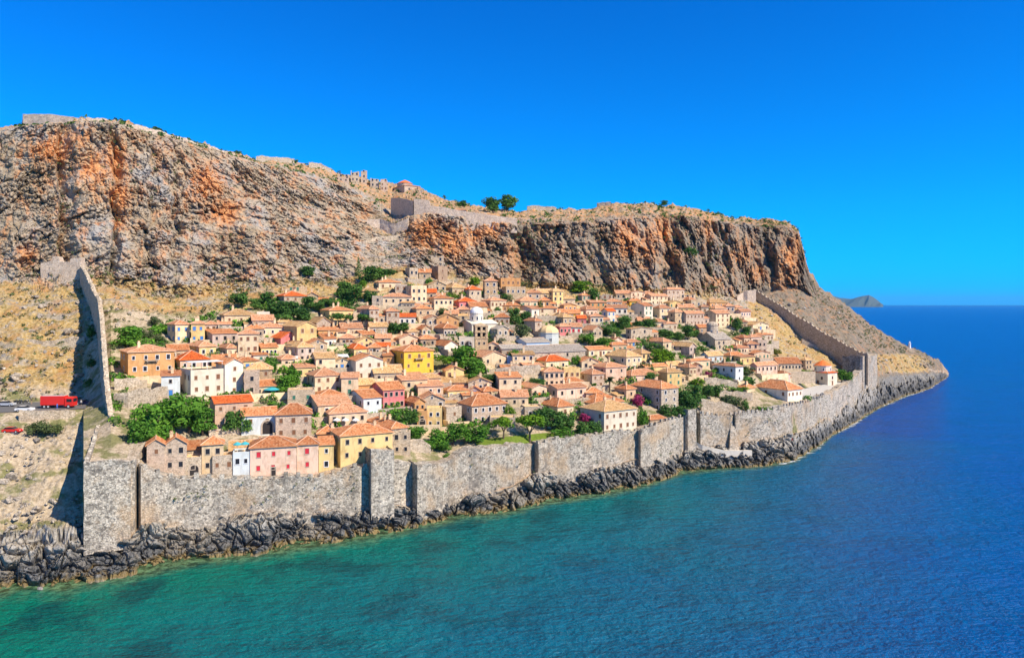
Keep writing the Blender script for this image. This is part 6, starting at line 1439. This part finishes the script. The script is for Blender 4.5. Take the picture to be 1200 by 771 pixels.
# people: one skinned body, clothes by material
def person_mesh(shirt, legs):
    V = [(0,0,.95),(0,0,1.2),(0,0,1.45),(0,.01,1.56),(0,.02,1.68),(0,.01,1.77),(.1,0,.9),(.13,-.02,.5),(.13,0,.06),(.14,-.14,.04),(-.1,0,.9),(-.13,.06,.5),(-.14,.1,.06),(-.14,-.03,.04),(.2,0,1.42),(.27,.02,1.15),(.28,-.06,.88),(-.2,0,1.42),(-.27,.02,1.15),(-.28,-.06,.88)]
    E = [(0,1),(1,2),(2,3),(3,4),(4,5),(0,6),(6,7),(7,8),(8,9),(0,10),(10,11),(11,12),(12,13),(2,14),(14,15),(15,16),(2,17),(17,18),(18,19)]
    Rr = [.14,.13,.15,.06,.10,.07,.10,.07,.05,.04,.10,.07,.05,.04,.07,.05,.035,.07,.05,.035]
    me = bpy.data.meshes.new('person'); me.from_pydata(V, E, []); o = bpy.data.objects.new('tmp', me); COL.objects.link(o)
    sk = o.modifiers.new('s', 'SKIN'); sb = o.modifiers.new('b', 'SUBSURF'); sb.levels = 1
    for d, r in zip(me.skin_vertices[0].data, Rr): d.radius = (r, r)
    me.skin_vertices[0].data[0].use_root = True
    dg = bpy.context.evaluated_depsgraph_get(); out = bpy.data.meshes.new_from_object(o.evaluated_get(dg)); bpy.data.objects.remove(o)
    out.materials.clear(); SKIN = bpy.data.materials.get('skin') or plain('skin', (.5, .3, .2)); HAIR = bpy.data.materials.get('hair') or plain('hair', (.05, .03, .02))
    for m in (SKIN, shirt, legs, HAIR): out.materials.append(m)
    for p in out.polygons:
        c = p.center; p.material_index = 3 if c.z > 1.72 or (c.z > 1.62 and c.y > .05) else 0 if c.z > 1.5 or (abs(c.x) > .24 and c.z < 1.2) or c.z < .3 else 1 if c.z > .93 else 2
    out.name = 'person'; return out
CL = {k: plain(k + ' cloth', c) for k, c in dict(red=(.6,.04,.04), blue=(.05,.12,.5), white=(.75,.74,.7), black=(.03,.03,.035), tan=(.45,.32,.2)).items()}
PEOPLE = [person_mesh(CL[a], CL[b]) for a, b in (('blue', 'blue'), ('white', 'black'), ('red', 'tan'), ('black', 'tan'))]
for i, (px, py, k, lb) in enumerate([(67, 480.5, 0, 'person in blue standing beside the red lorry'), (37, 474, 3, 'person in dark shirt on the roadside behind the white car'), (55, 473.5, 2, 'person in red shirt behind the red lorry'), (95, 476, 1, 'person in white shirt walking in front of the red lorry cab'),
        (950, 464, 1, 'person in white shirt on the church square, left one'), (957, 465.5, 3, 'person in dark shirt on the church square, right one'), (928, 519, 2, 'person in red shirt sunbathing on the shore path'), (307, 461, 1, 'person in white shirt on the terrace by the turquoise parasol')]):
    p = hit(px, py, V3); o = obj('person', PEOPLE[k], None, p + np.array((0, 0, .15)), random.uniform(0, 6)); tag(o, lb, 'person')
def parasol(p, r, mat_, label, group=None):
    e_ = empty('parasol', p); tag(e_, label, 'parasol', group); mb = MB(); mb.lathe([(r, 2.1), (r * .5, 2.45), (0, 2.7)], 8); mb.lathe([(r, 1.95), (r, 2.1)], 8); obj('canopy', mb.mesh('canopy', [mat_]), e_)
    mb = MB(); mb.tube((0, 0, -.3), (0, 0, 2.6), .04, .04, 6); obj('pole', mb.mesh('pole', [M_WHITE]), e_)
def on_house(key, u, v, up):
    r = HOUSES[key]; b = [c for c in r.children if c.name.startswith('wall')][0]; xs = [q[0] for q in b.bound_box]; ys = [q[1] for q in b.bound_box]; zs = [q[2] for q in b.bound_box]
    w, d, h = max(xs), max(ys), max(zs); t = r.rotation_euler[2]
    return (r.location[0] + u*w*cos(t) - v*d*sin(t), r.location[1] + u*w*sin(t) + v*d*cos(t), r.location[2] + h + up)
h = hit(319, 464); parasol(h, 2.6, M_TURQ, 'large turquoise parasol among trees below the yellow houses')
for u in (.25, .7): parasol(on_house((273., 534.), u, .4, -.5), 1.1, M_TURQ, 'turquoise parasol on the shaded bluish terrace', 'parasols on the bluish terrace')
for u in (.25, .5, .8): parasol((lambda q: q)(hit(386 + u * 40, 499.5) + np.array((0, -1.5, 0))), 1.1, M_CANVAS, 'white parasol on the terrace of the salmon house', 'parasols of the salmon house')
def canopy(label, pxl, pxr, pyb, hh, depth):
    a, b = hit(pxl, pyb), hit(pxr, pyb); d = b - a; w = np.linalg.norm(d[:2]); e_ = empty('canopy', a, atan2(d[1], d[0])); tag(e_, label, 'canopy')
    mb = MB(); mb.box(0, w, 0, depth, hh, hh + .12, 0); mb.poly([(0,0,hh+.13),(w,0,hh+.13),(w,depth,hh+.7),(0,depth,hh+.7)]); obj('roof_cloth', mb.mesh('roof_cloth', [M_CANVAS]), e_)
    mb = MB()
    for i in range(5): mb.box(w*i/4-.06, w*i/4+.06, .1, .2, -1.5, hh, 0)
    obj('posts', mb.mesh('posts', [M_WHITE]), e_)
    for i in range(5):
        mb = MB(); mb.box(-.6, .6, -.5, .5, .7, .76, 0); mb.box(-.05, .05, -.05, .05, -.5, .7, 0); obj('table', mb.mesh('table', [M_WOOD]), e_, (w * (i + .5) / 5, depth * .5, 0))
canopy('white restaurant canopy left of the bright white gabled house', 371, 409, 428, 2.6, 5)
canopy('small white awning below the mauve brown house', 329, 349, 428, 2.2, 3)

# surf along the rocks, mostly at the eastern point
M_FOAM = plain('white foam', (.82, .86, .88), .8, .2, .2)
def foam():
    rnd = random.Random(9); mb = MB()
    for _ in range(110):
        px = rnd.uniform(915, 1114); Dw = float(np.interp(px, PXS, LDW)); D = Dw - abs(rnd.gauss(1.0, 1.6)) + .8; x = (px - CX) / F * D; n = 9; a0 = rnd.uniform(-.3, .9); L, wd = rnd.uniform(.6, 2.8), rnd.uniform(.12, .45)
        pts = []
        for i in range(n):
            a = 2 * pi * i / n; r = rnd.uniform(.6, 1.2); u, v = L * r * cos(a), wd * r * sin(a); pts.append((x + u*cos(a0) - v*sin(a0), D + u*sin(a0) + v*cos(a0), .10))
        mb.poly(pts)
    tag(obj('foam', mb.mesh('foam', [M_FOAM])), kind='stuff')
foam()
# ------------------------------------------------------------------ air
hz = bpy.data.meshes.new('haze'); X_, Y0_, Y1_, Z0_, Z1_ = 30500, -30500, 30500, -16, 330
hz.from_pydata([(-X_,Y0_,Z0_),(X_,Y0_,Z0_),(X_,Y1_,Z0_),(-X_,Y1_,Z0_),(-X_,Y0_,Z1_),(X_,Y0_,Z1_),(X_,Y1_,Z1_),(-X_,Y1_,Z1_)], [], [(0,3,2,1),(4,5,6,7),(0,1,5,4),(1,2,6,5),(2,3,7,6),(3,0,4,7)])
hm = bpy.data.materials.new('haze'); hm.use_nodes = True; hnt = hm.node_tree; hnt.nodes.clear()
ho = hnt.nodes.new('ShaderNodeOutputMaterial'); hv = hnt.nodes.new('ShaderNodeVolumePrincipled'); hnt.links.new(hv.outputs[0], ho.inputs['Volume'])
hv.inputs['Density'].default_value = 2.2e-5; hv.inputs['Color'].default_value = (.18, .58, 1.0, 1); hz.materials.append(hm)
tag(obj('haze', hz), kind='stuff')
